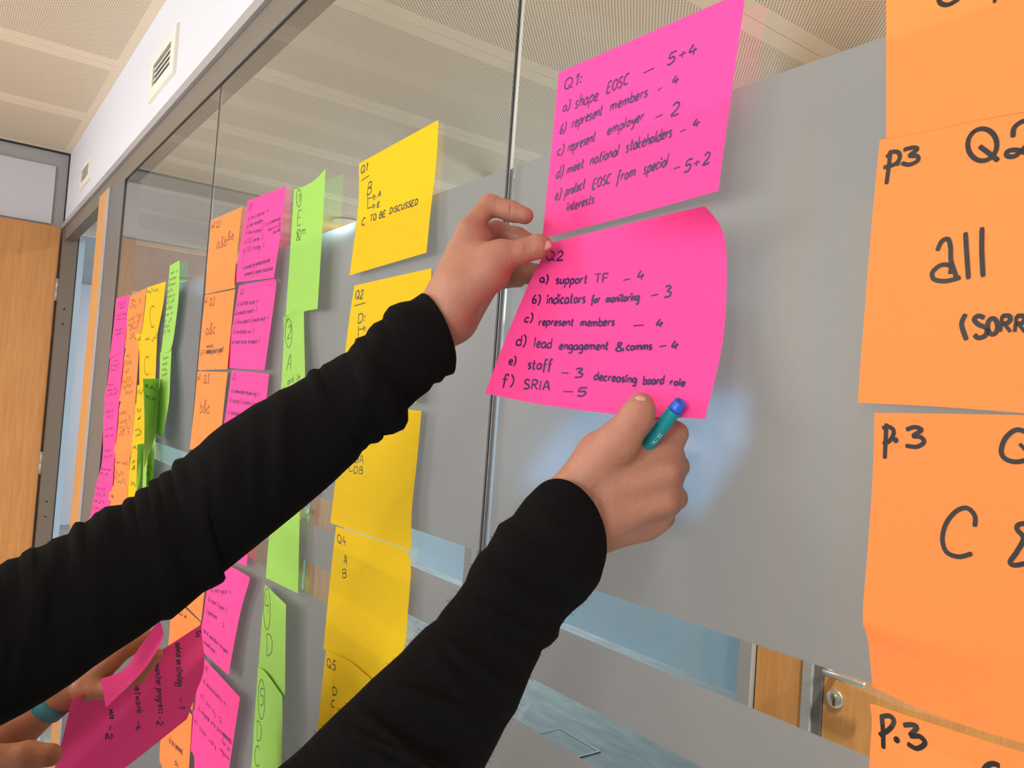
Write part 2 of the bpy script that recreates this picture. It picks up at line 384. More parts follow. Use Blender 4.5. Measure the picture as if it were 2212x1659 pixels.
mw = Matrix.Translation((-1.2295, YB+0.004, 0.961)) @ Matrix.Rotation(R90, 4, 'X')
c2(lathe('lock_rosette', [(0.0262, 0), (0.0262, 0.005), (0.024, 0.0075), (0.0, 0.0078)], STEEL, d2, 40, mw))
c2(lathe('lock_core', [(0.0085, 0.0075), (0.0085, 0.0095), (0.0, 0.0097)], pbr('lock_brass', lin(150, 140, 110), 0.4, 0.8), d2, 24, mw @ Matrix.Translation((0, 0.006, 0))))
c2(box('lock_tail', (-1.2335, YB-0.0055, 0.942), (-1.2255, YB-0.0030, 0.962), pbr('lock_brass_dark', lin(110, 102, 80), 0.4, 0.8), d2, 0.001))  # tail in a darker tone than the core
c2(box('keyhole', (-1.2303, YB-0.0062, 0.945), (-1.2287, YB-0.0052, 0.971), DARK, d2))
hb = c2(lathe('handle_bar', [(0.006, 0.0), (0.0095, 0.002), (0.0095, 0.120), (0.008, 0.124)], STEEL, d2, 20, Matrix.Translation((-1.238, YB-0.050, 1.041)) @ Matrix.Rotation(R90, 4, 'Y')))
c2(lathe('handle_neck', [(0.0095, 0.0), (0.0095, 0.056)], STEEL, d2, 16, Matrix.Translation((-1.229, YB+0.004, 1.041)) @ Matrix.Rotation(R90, 4, 'X')))
box('wall_beyond_door', (-0.40, YB, 0), (3.0, YB+0.06, CEIL_Z), WHITE, wbk)
# other glazed bay of that wall
w4 = empty('window_4'); tag(w4, kind='structure')
bays = [-9.6, -7.9, -6.3, -4.60, -3.10, -1.55]
for i in range(len(bays)-1):
    a, b = bays[i]+0.03, bays[i+1]-0.01
    if i == 2:
        continue
    pn = mesh('pane', [(a, YB+0.02, 0.05), (b, YB+0.02, 0.05), (b, YB+0.02, CEIL_Z), (a, YB+0.02, CEIL_Z)], [(0, 1, 2, 3)], GLASS_B, w4)
    mesh('frosted_film', [(a, YB+0.026, 0.86), (b, YB+0.026, 0.86), (b, YB+0.026, 2.1), (a, YB+0.026, 2.1)], [(0, 1, 2, 3)], FILM_B, pn)
    box('mullion', (bays[i]-0.03, YB-0.01, 0), (bays[i]+0.03, YB+0.05, CEIL_Z), ALU_L, w4)
d3 = empty('door_3', (-6.3, YB, 0)); tag(d3, kind='structure')
def c3(o): o.matrix_parent_inverse = Matrix.Translation((6.3, -YB, 0)); return o
for (a, b, m) in ((-6.27, -5.19, WOOD), (-5.185, -5.06, GLASS_B), (-5.055, -5.04, ALU), (-5.04, -4.90, WOOD), (-4.897, -4.835, WOOD_L), (-4.82, -4.63, WOOD_L)):
    c3(box('door_board', (a, YB, 0), (b, YB+0.04, CEIL_Z), m, d3))
c3(lathe('door_knob', [(0.012, 0), (0.012, 0.03), (0.03, 0.035), (0.03, 0.05), (0, 0.055)], STEEL, d3, 20, Matrix.Translation((-5.0, YB, 0.93)) @ Matrix.Rotation(R90, 4, 'X')))
# room across the corridor
wx = empty('wall_across'); tag(wx, kind='structure')
wall_with_holes(wx, 5.9, 6.0, -10.5, 3.1, [(-7.4, -4.6)], 0.5, 2.4, WHITE)
window_unit('window_5', -7.4, -4.6, 5.95, 0.5, 2.4)
we = box('wall_end', (-10.5, 0.05, 0), (-10.4, 6, CEIL_Z+0.03), WHITE); tag(we, kind='structure')
hatch = empty('floor_hatch', (-3.08, 2.34, 0)); tag(hatch, 'square floor box with dark rim in the carpet beyond the corridor', 'floor box')
for a, b in (((-0.17, -0.09, 0), (0.15, -0.078, 0.006)), ((-0.17, 0.07, 0), (0.15, 0.082, 0.006)), ((-0.17, -0.078, 0), (-0.158, 0.07, 0.006)), ((0.138, -0.078, 0), (0.15, 0.07, 0.006))):
    box('rim', a, b, GASKET, hatch)
box('lid', (-0.157, -0.077, 0), (0.137, 0.069, 0.004), CARPET, hatch)

def downlight(x, y, power, label, group=None):
    o = empty('downlight', (x, y, CEIL_Z)); tag(o, label, 'ceiling light', group)
    lathe('trim_ring', [(0.075, 0.0), (0.098, 0.0), (0.100, -0.004), (0.094, -0.008), (0.078, -0.006)], PLASTIC, o, 32)
    lathe('lens', [(0.0, -0.003), (0.076, -0.003), (0.076, -0.002), (0, -0.002)], LAMP, o, 32)
    l = bpy.data.lights.new('downlight_bulb', 'AREA'); l.shape = 'DISK'; l.size = 0.15; l.energy = power; l.color = (1.0, 0.90, 0.76)
    lo = bpy.data.objects.new('downlight_bulb', l); COL.objects.link(lo); lo.parent = o; lo.location = (0, 0, -0.012)
    return o
downlight(-4.489, 1.506, 22, 'round lit downlight in the corridor ceiling behind the yellow Q1 note')
downlight(-8.539, 1.53, 22, 'small far round downlight behind the far green notes')
downlight(0.9, 1.1, 70, 'added corridor downlight, unseen beyond the wooden door, warming the ceiling')  # lamp added out of sight to warm the corridor ceiling
downlight(-0.45, 1.0, 60, 'added corridor downlight, unseen above the frame, brightening the wooden door')  # lamp added above the frame to brighten the door
for i, (x, y) in enumerate(((-2.6, -2.2), (0.6, -2.2), (-1.0, -3.8))):
    downlight(x, y, 22, ['round room downlight behind the people, left', 'round room downlight behind the camera, right', 'round room downlight by the windows'][i])

# ------------------------------------------------------------------ sticky notes
def resample(pts, n):
    P = np.array(pts, float)
    if len(P) == 2:
        t = np.linspace(0, 1, n)[:, None]; return P[0]*(1-t)+P[1]*t
    # Catmull-Rom through the points, even spacing along the length
    Q = [P[0]*2-P[1], *P, P[-1]*2-P[-2]]; out = []
    for i in range(1, len(Q)-2):
        for t in np.linspace(0, 1, 24, endpoint=False):
            a, b, c, d = Q[i-1], Q[i], Q[i+1], Q[i+2]
            out.append(0.5*((2*b)+(c-a)*t+(2*a-5*b+4*c-d)*t*t+(3*b-a-3*c+d)*t**3))
    out.append(P[-1]); out = np.array(out)
    s = np.r_[0, np.cumsum(np.linalg.norm(np.diff(out, axis=0), axis=1))]
    x = np.linspace(0, s[-1], n)
    return np.array([np.interp(x, s, out[:, k]) for k in range(out.shape[1])]).T
def coons(top, right, bottom, left, n=18):
    T, B, L, Rr = (resample(e, n) for e in (top, bottom, left, right))
    u = np.linspace(0, 1, n); G = np.zeros((n, n, 3))
    for j in range(n):
        v = u[j]
        for i in range(n):
            a = u[i]
            G[j, i] = (1-v)*T[i]+v*B[i]+(1-a)*L[j]+a*Rr[j]-((1-a)*(1-v)*T[0]+a*(1-v)*T[-1]+(1-a)*v*B[0]+a*v*B[-1])
    return G
class Note:
    """A paper note: its outline measured on the photograph, (x, y, lift off the glass in mm) per point"""
    def __init__(s, color, label, off, TL, TR, BR, BL, t=(), r=(), b=(), l=(), group=None, base=1.6, n=18, pts=None, name='sticky_note'):
        ox, oy, sc = off; s.off = off
        def W(p):
            d = (p[2] if len(p) > 2 else 0)+base
            return at(ox+p[0]/sc, oy+p[1]/sc, -d/1000)
        e = [[TL, *t, TR], [TR, *r, BR], [BL, *b, BR], [TL, *l, BL]]
        s.G = coons(*[[W(p) for p in q] for q in e], n=n); s.build(color, label, group, name)
    def build(s, color, label, group, name='sticky_note'):
        n, m = s.G.shape[:2]; V = s.G.reshape(-1, 3)
        F = [(j*m+i, (j+1)*m+i, (j+1)*m+i+1, j*m+i+1) for j in range(n-1) for i in range(m-1)]
        org = V[0].copy(); s.org = org
        s.o = mesh(name, V-org, F, PAPER[color], None, True); s.o.location = org
        tag(s.o, label, 'sticky note', group)
        s.bvh = BVHTree.FromPolygons([Vector(p) for p in V], F); s.V = []; s.F = []
    def stroke(s, pts, wmm):
        """pts in the note's own crop coordinates"""
        ox, oy, sc = s.off; P = []
        for x, y in pts:
            d = Vector(ray(ox+x/sc, oy+y/sc)).normalized()
            h, nn, _, _ = s.bvh.ray_cast(Vector(CAM), d)
            if h is None: continue
            if nn.dot(d) > 0: nn = -nn
            P.append((h, nn, d))
        if len(P) < 2: return
        if (P[-1][0]-P[0][0]).length < wmm*0.0016 and len(P) == 2:        # a dot
            h, nn, d = P[0]; q = (h+P[1][0])/2+nn*0.00035; u_ = nn.orthogonal().normalized(); v_ = nn.cross(u_); b = len(s.V)
            s.V += [q+(u_*math.cos(a*math.pi/4)+v_*math.sin(a*math.pi/4))*wmm*0.00072 for a in range(8)]; s.F.append(tuple(range(b, b+8))); return
        b = len(s.V); k = 0
        for i, (h, nn, d) in enumerate(P):
            tg = P[min(i+1, len(P)-1)][0]-P[max(i-1, 0)][0]
            if tg.length < 1e-7: continue
            sd = nn.cross(tg).normalized()*(wmm/2000)*(0.72 if i in (0, len(P)-1) else 1.0)
            q = h+nn*0.00035
            s.V += [q+sd, q-sd]; k += 1
        s.F += [(b+2*i, b+2*i+1, b+2*i+3, b+2*i+2) for i in range(k-1)]
    def line(s, pts, w): s.stroke(resample(pts, max(2, 6*len(pts))) if len(pts) > 2 else pts, w)
    def ell(s, cx, cy, rx, ry, w, a0=0.0, a1=6.5):
        s.stroke([(cx+rx*math.cos(a), cy+ry*math.sin(a)) for a in np.linspace(a0, a1, 30)], w)
    def write(s, text, x0, y0, x1, y1, h, w, slant=0.12, up=None):
        """letters of cap height h along a base line"""
        adv = sum(GL.get(c, GL[' '])[0]+1.3 for c in text)-1.3
        bx, by = (x1-x0)/adv, (y1-y0)/adv
        ux, uy = (up if up else (slant*h*0.9, -h)); ux, uy = ux/10, uy/10
        x = 0.0
        for c in text:
            wd, st = GL.get(c, GL[' '])
            jx, jy = random.uniform(-.25, .25), random.uniform(-.35, .35)
            for q in st:
                pts = [(x0+(x+a+jx)*bx+(b+jy)*ux, y0+(x+a+jx)*by+(b+jy)*uy) for a, b in q]
                s.line(pts, w) if len(pts) > 2 else s.stroke(pts, w)
            x += wd+1.3
    def scribble(s, x0, y0, x1, y1, h, w, up=None):
        """a line too far away to read: a wavy hand"""
        L = math.hypot(x1-x0, y1-y0); n = max(4, int(L/(h*0.35)))
        ux, uy = up if up else (0, -h)
        pts = []
        for i in range(n*2):
            t = i/(n*2-1); k = (0.05 if i % 2 else random.choice((0.5, 0.55, 0.6, 1.0, -0.35 if i > 2 else 0.5)))
            pts.append((x0+(x1-x0)*t+ux*k, y0+(y1-y0)*t+uy*k))
        cut = 0
        while cut < len(pts)-2:
            m = random.randint(6, 12); s.line(pts[cut:cut+m], w) if len(pts[cut:cut+m]) > 2 else None; cut += m+1
    def done(s, ink):
        if s.V:
            o = mesh('handwriting', [Vector(p)-Vector(s.org) for p in s.V], s.F, ink, s.o); s.o_hand = o; o['kind'] = 'stuff'
        return s

# single-stroke hand lettering: width | strokes, base line at 0, capitals 10 high
GLS = {
'a': '5|4.6,4.6 2.6,5.6 .5,3.6 .6,1 2.4,0 4.3,1.6 4.6,4.8 4.7,1.2 5.4,.2', 'b': '4.6|.5,10 .4,.3;.5,3 2.4,5.4 4.4,4.2 4.2,1 2.2,0 .4,1',
'c': '4|4,4.6 2.4,5.6 .5,3.6 .5,1.2 2.2,0 4,.8', 'd': '4.8|4.4,4.6 2.4,5.4 .5,3.4 .6,.8 2.4,0 4.3,1.6;4.6,10 4.6,.2',
'e': '4.2|.6,2.6 3.8,3.4 3.4,5.4 1.8,5.6 .5,3.4 .8,.8 2.4,0 4.2,.8', 'f': '3.8|4.2,8.8 3,10 1.9,8.6 1.6,2 1.2,-3.4;.2,4.6 3.6,5.2',
'g': '4.6|4.2,4.8 2.2,5.6 .5,3.6 .9,1 2.6,.6 4.2,2.4 4.4,5 4.2,-2 2.6,-4 .6,-3', 'h': '4.4|.5,10 .4,0;.4,3 2.2,5.4 3.8,4.6 4,0',
'i': '1.2|.6,5.4 .6,.2;.7,7.6 .8,7.9', 'k': '4.2|.5,10 .4,0;3.8,5.4 .6,2.4 4.2,0', 'l': '1.4|.8,10 .5,.2', 'm': '7|.4,5.4 .3,0;.4,3.4 2,5.4 3.2,4.4 3.2,0;3.3,3.4 5,5.4 6.4,4.4 6.6,0',
'n': '4.2|.4,5.4 .3,0;.4,3.2 2.2,5.4 3.8,4.4 4,0', 'o': '4.4|2.4,5.5 .6,4 .6,1.2 2.2,0 4,1.4 4,4.2 2.3,5.5', 'p': '4.6|.5,5.4 .2,-4.4;.5,3.6 2.6,5.6 4.4,3.8 3.6,.8 1.8,.2 .5,1',
'q': '4.4|4,5 2,5.5 .5,3.4 1,.6 3,.6 4,2.6;4.2,5.4 4,-4', 'r': '3.2|.5,5.4 .4,0;.5,3 1.8,5.2 3.2,5.2', 's': '3.6|3.4,4.8 2,5.6 .7,4.6 1.4,3.2 3.2,1.8 2.6,.2 .5,.2',
't': '3.4|1.7,9 1.4,1 2.4,0 3.2,.5;.2,5.6 3.4,6', 'u': '4.4|.4,5.4 .5,1 2,0 3.8,2 4,5.4 4.1,0', 'v': '4|.3,5.4 1.9,0 3.9,5.4', 'w': '5.6|.3,5.4 1.4,0 2.8,4.4 4,0 5.4,5.4', 'y': '4.2|.4,5.4 .8,2 2.4,1.6 3.8,3.4;4.1,5.4 3.4,-2.4 2,-4.2 .4,-3.6', 'j': '2|1.2,5.4 1,-3 0,-4;1.2,7.5 1.3,7.9', 'x': '4|.4,5.4 3.8,0;3.8,5.4 .3,0',
'A': '6|.3,0 3,10 5.6,0;1.2,3.4 4.8,3.8', 'B': '5.4|.7,9.6 .5,0;.6,9.4 3.4,10 4.6,8 3.2,5.6 .8,5.2 4.2,4.8 5.2,2.4 3.6,0 .4,0', 'C': '5.6|5.4,8.8 3.6,10 1.2,8 .4,4.6 1.4,1 3.6,0 5.4,1', 'D': '5.8|.8,9.8 .6,0;.4,9.8 3.6,9.6 5.6,6.4 5,2 2.8,.2 .4,0',
'E': '5|4.8,10 .8,9.8 .6,.1 4.9,.2;.7,5.2 4,5.4', 'F': '4.8|4.8,10 .8,9.8 .5,0;.7,5.2 4,5.4', 'G': '6|5.4,8.6 3.4,10 1,7.6 .5,3.6 2,.3 4.6,.6 5.2,4.4 3.2,4.4', 'I': '1.4|.8,10 .6,0', 'O': '6|3.2,10 .8,8 .5,3 2.6,0 5.2,2 5.6,7 3.2,10',
'Q': '6.6|3.2,10 .8,8 .5,3 2.6,.2 5.2,2 5.6,7 3.2,10;3.2,3.4 6.8,-.8', 'R': '5.4|.6,10 .4,0;.4,9.8 3.6,10 4.6,7.8 3.2,5.4 .6,5.2;1.8,5.2 5.2,0', 'S': '5|4.6,8.8 3,10 1,8.6 1.4,6 4,4.2 4.6,1.6 2.6,0 .4,.8', 'T': '5.6|.2,9.8 5.6,10.2;3,10 2.8,0', 'U': '5.6|.5,10 .5,2 2.6,0 4.8,2 5,10', 'Y': '5|.4,10 2.6,5.4;4.8,10 1.6,-1',
'1': '2.2|.2,7.4 1.8,10 1.6,0', '2': '5|.6,7.8 2.2,10 4.2,8.6 3.6,5 .4,.2 5,.4', '3': '4.8|.6,9.2 2.8,10 4.2,8.2 2.2,5.6 4.6,3.6 3.8,.6 .4,.4', '4': '5|2.4,10 .4,4 5,4.4;3.6,6.6 3.2,0', '5': '5|5,10 1.6,9.8 1,5.6 3.6,5.8 4.4,2.6 2.6,0 .3,.6',
'6': '4.6|3.4,10 1.2,6.4 .5,2.6 1.8,0 3.8,1 4,3.6 2,4.6 .7,3', ')': '2.6|.5,10.6 2.2,7.6 2,2.4 .3,-1.6', '(': '2.6|2.2,11 .6,7 .7,2 2.4,-1.6', ':': '1.4|.6,6.2 .9,6;.6,1.8 .9,1.6', '.': '1.2|.4,.4 .8,0', '-': '4|.2,4.2 3.8,4.8', '+': '5|.4,4.6 4.6,5;2.6,7.4 2.4,2', '&': '5|5.2,.2 1.4,7.6 2.4,10 3.6,8.4 .6,3 1.6,.2 3.4,.6 5,3.6', '/': '3|2.8,10 .2,-1', ' ': '3|', '_': '7|.2,4.4 6.8,4.8', 'N': '5.6|.5,0 .6,10 4.8,.4 5,10', 'M': '7|.4,0 .8,10 3.4,3 6,10 6.6,0', 'P': '5|.6,10 .4,0;.5,9.8 3.6,10 4.6,7.6 3,5.2 .6,5', 'H': '5.6|.5,10 .5,0;5,10 5,0;.5,5 5,5.2',
}
GL = {}
for k_, v_ in GLS.items():
    wd_, st_ = v_.split('|')
    GL[k_] = (float(wd_), [[tuple(map(float, p.split(','))) for p in q.split()] for q in st_.split(';') if q.strip()])

GP, GQ = 'pink notes of the near columns', 'notes of the far columns'
PX = (0, 0, 1.0)
# --- the two big pink notes
a = Note('pink', 'big pink note Q1 above the raised hands, listing shape EOSC', (1150, 0, 3.13), (178, 491, 1), (1445, -66, 10), (1257, 1290, 14), (67, 1612, 4),
         r=[(1350, 600, 11)], b=[(640, 1462, 7)], base=1.6)
for t, x0, y0, x1, y1, h in (('Q1:', 212, 610, 330, 565, 78), ('a)', 205, 757, 252, 740, 70), ('shape', 287, 733, 440, 678, 88), ('EOSC', 500, 632, 645, 568, 74), ('5+4', 910, 445, 1108, 362, 78),
        ('6)', 185, 908, 222, 892, 70), ('represent', 265, 868, 470, 775, 76), ('members', 525, 752, 775, 652, 74), ('4', 945, 582, 988, 562, 64), ('c)', 165, 1057, 208, 1040, 70),
        ('represent', 238, 1028, 420, 955, 74), ('employer', 505, 915, 750, 810, 72), ('2', 930, 790, 988, 775, 88), ('d)', 158, 1212, 204, 1190, 82), ('meet', 232, 1178, 345, 1130, 66),
        ('national', 390, 1115, 580, 1050, 78), ('stakeholders', 630, 1030, 940, 925, 82), ('4', 1083, 872, 1130, 850, 58), ('e)', 150, 1358, 190, 1340, 72), ('protect', 218, 1330, 352, 1272, 74),
        ('EOSC', 403, 1282, 525, 1236, 66), ('from', 568, 1235, 692, 1190, 80), ('special', 750, 1178, 912, 1120, 80), ('5+2', 1022, 1168, 1195, 1105, 80), ('interests', 230, 1430, 415, 1372, 66)):
    a.write(t, x0, y0, x1, y1, h, 1.5, 0.2)
for p in (((750, 496), (825, 460)), ((850, 612), (876, 592)), ((833, 797), (882, 774)), ((998, 893), (1038, 876)), ((955, 1143), (1000, 1128))): a.stroke(p, 1.4)
a.done(INK_V)
b = Note('pink', 'big pink note Q2 held between two hands, listing support TF', (1030, 430, 3.3175), (530, 312, 18), (1630, 50, 48), (1636, 1575, 34), (58, 1392, 68),
         t=[(1080, 178, 30)], r=[(1708, 135, 34), (1768, 250, 22), (1790, 430, 15), (1783, 800, 15), (1745, 1120, 22)], b=[(500, 1478, 58), (1050, 1547, 46)], l=[(395, 560, 32), (215, 980, 52)], base=1.0, n=26)
for t, x0, y0, x1, y1, h in (('Q2', 497, 440, 620, 440, 66), ('a)', 452, 595, 510, 608, 60), ('support', 565, 610, 790, 602, 66), ('TF', 838, 600, 940, 598, 62), ('4', 1148, 587, 1196, 578, 70),
        ('6)', 397, 747, 455, 755, 64), ('indicators', 500, 752, 775, 746, 74), ('for', 818, 748, 882, 740, 56), ('monitoring', 925, 745, 1162, 727, 62), ('3', 1340, 707, 1392, 700, 84),
        ('c)', 340, 882, 400, 880, 62), ('represent', 445, 905, 690, 908, 56), ('members', 742, 914, 985, 908, 62), ('4', 1285, 930, 1336, 915, 62),
        ('d)', 280, 1045, 350, 1060, 78), ('lead', 410, 1060, 535, 1070, 72), ('engagement', 590, 1078, 940, 1080, 62), ('&', 990, 1092, 1052, 1092, 62), ('comms', 1070, 1087, 1255, 1078, 60), ('4', 1395, 1090, 1445, 1072, 66),
        ('e)', 230, 1182, 280, 1195, 62), ('staff', 362, 1217, 535, 1222, 72), ('3', 695, 1283, 755, 1278, 66), ('decreasing', 840, 1297, 1142, 1318, 60), ('board', 1190, 1330, 1338, 1326, 62), ('role', 1385, 1333, 1490, 1342, 52),
        ('f)', 180, 1328, 262, 1345, 76), ('SRIA', 332, 1362, 525, 1372, 68), ('5', 718, 1415, 790, 1412, 58)):
    b.write(t, x0, y0, x1, y1, h, 1.5, 0.12)
for p in (((1050, 583), (1098, 572)), ((1250, 694), (1302, 682)), ((1125, 909), (1196, 904)), ((1310, 1058), (1358, 1052)), ((608, 1245), (660, 1249)), ((622, 1380), (690, 1382))): b.stroke(p, 1.45)
b.done(INK_V)

# --- orange notes at the right edge of the photograph
OA, OB = (1812, 0, 1.8433), (1812, 860, 2.0775)
GO = 'orange notes at the right edge'
n1 = Note('orange', 'topmost orange note at the right edge, its top cut by the photo', OA, (188, -190, 1), (1010, -260, 2), (1010, 398, 4), (189, 556, 2), b=[(560, 478, 3)], base=1.2, group=GO)
n1.line([(398, -40), (402, 8), (432, 20), (470, 2), (490, -20)], 2.6); n1.stroke([(618, -40), (622, 12)], 2.4); n1.done(INK_K)
n2 = Note('orange', 'orange note reading p.3 Q2 all at the right edge', OA, (163, 557, 1), (1010, 396, 2), (1020, 1668, 8), (75, 1603, 6), t=[(560, 478, 2)], l=[(125, 960, 3)], b=[(440, 1622, 8)], base=1.9, group=GO)
for p in ([(207, 598), (200, 660), (190, 734)], [(190, 628), (212, 606), (238, 608), (243, 630), (224, 654), (178, 668)], [(232, 648), (237, 652)], [(258, 597), (298, 588), (313, 596), (282, 620), (312, 622), (315, 640), (282, 656), (250, 650)],
          [(560, 582), (600, 612), (636, 641)], [(694, 548), (700, 508), (740, 482), (772, 500), (762, 560), (708, 618), (672, 622), (674, 602), (720, 600), (795, 632)],
          [(392, 1000), (410, 962), (436, 953), (446, 990), (448, 1040), (470, 1108)], [(444, 1092), (446, 1060), (408, 1056), (374, 1084), (380, 1112), (420, 1120), (462, 1112), (486, 1104)],
          [(505, 925), (510, 1010), (517, 1112)], [(571, 905), (570, 1000), (575, 1103)], [(506, 1250), (490, 1292), (509, 1355)], [(582, 1266), (556, 1258), (540, 1272), (556, 1292), (590, 1308), (584, 1336), (556, 1346), (540, 1332)]): n2.line(p, 2.5)
n2.ell(572, 577, 58, 64, 2.5, -2.4, 4.2); n2.ell(613, 1300, 20, 32, 2.4); n2.write('RRY)', 640, 1322, 830, 1325, 64, 2.4, 0.1); n2.done(INK_K)
n3 = Note('orange', 'orange note reading p.3 and a big C at the right edge', OB, (160, 65, 8), (1060, 80, 8), (1060, 1600, 10), (150, 1295, 4), l=[(152, 350, 4), (128, 700, 6), (107, 985, 16), (131, 1085, 10)], b=[(400, 1410, 6), (831, 1550, 8)], base=1.3, n=26, group=GO)
for p in ([(215, 113), (211, 190), (207, 272)], [(196, 136), (222, 128), (244, 140), (246, 162), (228, 192), (198, 205)], [(254, 187), (258, 190)], [(303, 142), (338, 130), (366, 136), (370, 146), (334, 170), (366, 174), (384, 196), (352, 218), (300, 213)],
          [(860, 160), (800, 142), (750, 178), (730, 236), (748, 272), (800, 286), (870, 270)], [(812, 204), (840, 235)], [(611, 578), (612, 530), (578, 494), (530, 506), (484, 560), (466, 630), (484, 690), (540, 712), (600, 697)],
          [(850, 560), (808, 568), (802, 590), (830, 630), (800, 690), (770, 735), (790, 750), (840, 742)]): n3.line(p, 2.4)
n3.done(INK_K)
n4 = Note('orange', 'lowest orange note at the right edge, reading p.3', OB, (140, 1370, 3), (1060, 1640, 6), (1060, 2900, 6), (80, 2640, 6), t=[(400, 1455, 5), (831, 1590, 6)], l=[(149, 1450, 5), (136, 1659, 5)], base=1.0, group=GO)
for p in ([(193, 1420), (200, 1500), (201, 1573)], [(190, 1430), (226, 1426), (246, 1442), (244, 1466), (218, 1494), (182, 1512)], [(258, 1530), (264, 1536)], [(290, 1468), (330, 1466), (352, 1480), (322, 1514), (364, 1518), (388, 1548), (352, 1572), (308, 1550)], [(640, 1690), (664, 1652), (694, 1640), (724, 1650)]): n4.line(p, 2.6)
n4.done(INK_K)

# --- yellow column
YA, YB_ = (660, 220, 2.44), (640, 860, 2.076)
GY = 'yellow notes of the near column'
y1 = Note('yellow', 'yellow note Q1 with C TO BE DISCUSSED, top of its column', YA, (282, 325, 1), (700, 95, 2), (637, 795, 8), (232, 915, 3), r=[(690, 300, 3), (660, 570, 4)], l=[(277, 560, 1)], group=GY)
for t, x0, y0, x1, y1_, h in (('Q1', 290, 382, 325, 362, 42), ('B', 322, 490, 346, 482, 66), ('A', 382, 502, 398, 496, 28), ('E', 376, 556, 390, 550, 24), ('C', 294, 656, 312, 648, 38), ('TO', 338, 632, 371, 622, 34), ('BE', 387, 615, 421, 603, 32), ('DISCUSSED', 442, 590, 590, 540, 30)):
    y1.write(t, x0, y0, x1, y1_, h, 1.7, 0.15)
for p in ([(295, 416), (336, 388)], [(328, 492), (328, 563), (356, 552)], [(328, 511), (360, 503)], [(358, 489), (373, 502), (362, 517), (358, 489)], [(356, 539), (369, 549), (358, 561), (356, 539)]): y1.stroke(p, 1.7)
y1.done(INK_K)
y2 = Note('yellow', 'yellow note Q2 reading D, partly behind the left sleeve', YA, (257, 968, 2), (664, 877, 3), (583, 1587, 8), (182, 1570, 4), l=[(230, 1150, 2), (208, 1330, 2)], r=[(655, 985, 3)], group=GY)
y2.write('Q2', 260, 1042, 303, 1036, 46, 1.7, 0.15); y2.write('D:', 273, 1170, 315, 1158, 48, 1.7, 0.1)
for p in ([(257, 1076), (318, 1058)], [(279, 1184), (278, 1240)], [(280, 1200), (308, 1196)], [(306, 1184), (320, 1194), (309, 1206), (306, 1184)]): y2.stroke(p, 1.7)
y2.done(INK_K)
y3 = Note('yellow', 'yellow note below the left sleeve with letters A and B', YB_, (212, 20, 2), (562, 57, 3), (515, 682, 6), (152, 560, 5), r=[(540, 290, 3), (518, 500, 4)], l=[(172, 400, 3)], group=GY)
y3.write('DA', 262, 290, 302, 290, 34, 1.2, 0.05); y3.write('DB', 258, 338, 298, 338, 32, 1.2, 0.05); y3.stroke([(235, 300), (240, 330), (258, 324)], 1.2); y3.done(INK_K)
y4 = Note('yellow', 'yellow note Q4 with letters A and B, fourth in its column', YB_, (178, 575, 1), (497, 680, 6), (340, 1258, 3), (122, 1125, 2), r=[(512, 730, 2), (513, 800, 2), (500, 960, 3), (484, 1120, 5), (430, 1200, 4)], l=[(150, 830, 2)], base=0.9, group=GY)
y4.write('Q4', 184, 648, 222, 662, 40, 1.3, 0.0); y4.write('A', 214, 744, 229, 749, 42, 1.3, 0.0); y4.write('B', 206, 804, 226, 804, 38, 1.3, 0.0); y4.done(INK_K)
y5 = Note('yellow', 'lowest yellow note Q5 with letters D and C, behind the right sleeve', YB_, (133, 1130, 2), (470, 1345, 6), (440, 1960, 8), (70, 1790, 5), t=[(240, 1180, 4), (340, 1262, 5)], l=[(112, 1320, 3), (95, 1490, 3)], base=1.9, group=GY)
y5.write('Q5', 138, 1206, 178, 1222, 42, 1.3, 0.0); y5.write('D', 163, 1331, 183, 1333, 36, 1.3, 0.0); y5.write('C', 157, 1385, 173, 1388, 32, 1.3, 0.0); y5.done(INK_K)

# --- green column
GA, GB = (380, 380, 2.8605), (300, 1000, 2.5175)
GG = 'green notes of the near column'
g1 = Note('green', 'green note marked with a circled 1, top of its column', GA, (730, 85, 1), (925, -45, 12), (875, 822, 13), (678, 872, 2), t=[(800, 60, 1), (862, 22, 6)], r=[(905, 330, 12)], l=[(700, 550, 1)], b=[(790, 838, 5)], group=GG)
g1.ell(760, 138, 15, 54, 1.5); g1.write('1', 755, 163, 765, 163, 48, 1.5); g1.write('E', 748, 304, 772, 300, 88, 1.6, 0.08); g1.write('D', 743, 400, 768, 396, 66, 1.6); g1.write('m', 776, 362, 798, 358, 55, 1.5)
for p in (((742, 345), (770, 400)), ((766, 336), (744, 404)), ((750, 338), (766, 398))): g1.stroke(p, 1.4)
g1.done(INK_G)
g2 = Note('green', 'green note marked with a circled 2 above the left sleeve', GA, (660, 873, 12), (790, 800, 3), (800, 1700, 10), (618, 1720, 4), l=[(668, 960, 3), (650, 1310, 2)], r=[(793, 1000, 4), (798, 1240, 7)], base=2.8, group=GG)
g2.ell(697, 972, 21, 88, 1.5); g2.write('2', 688, 1005, 708, 1005, 84, 1.6); g2.write('A', 681, 1202, 711, 1196, 98, 1.6); g2.write('Work in', 678, 1296, 765, 1262, 50, 1.4); g2.done(INK_G)
g3 = Note('green', 'blank green note below the left sleeve, third in its column', GB, (748, -30, 2), (880, -10, 5), (865, 710, 7), (690, 625, 2), l=[(706, 420, 2)], r=[(875, 270, 6)], group=GG)
g3.done(INK_G)
g4 = Note('green', 'green note marked with a circled 4 and D', GB, (685, 660, 3), (800, 770, 14), (795, 1262, 14), (622, 1470, 3), t=[(716, 690, 6)], l=[(662, 950, 2), (648, 1130, 2)], r=[(797, 1000, 13)], b=[(700, 1380, 8)], base=1.2, group=GG)
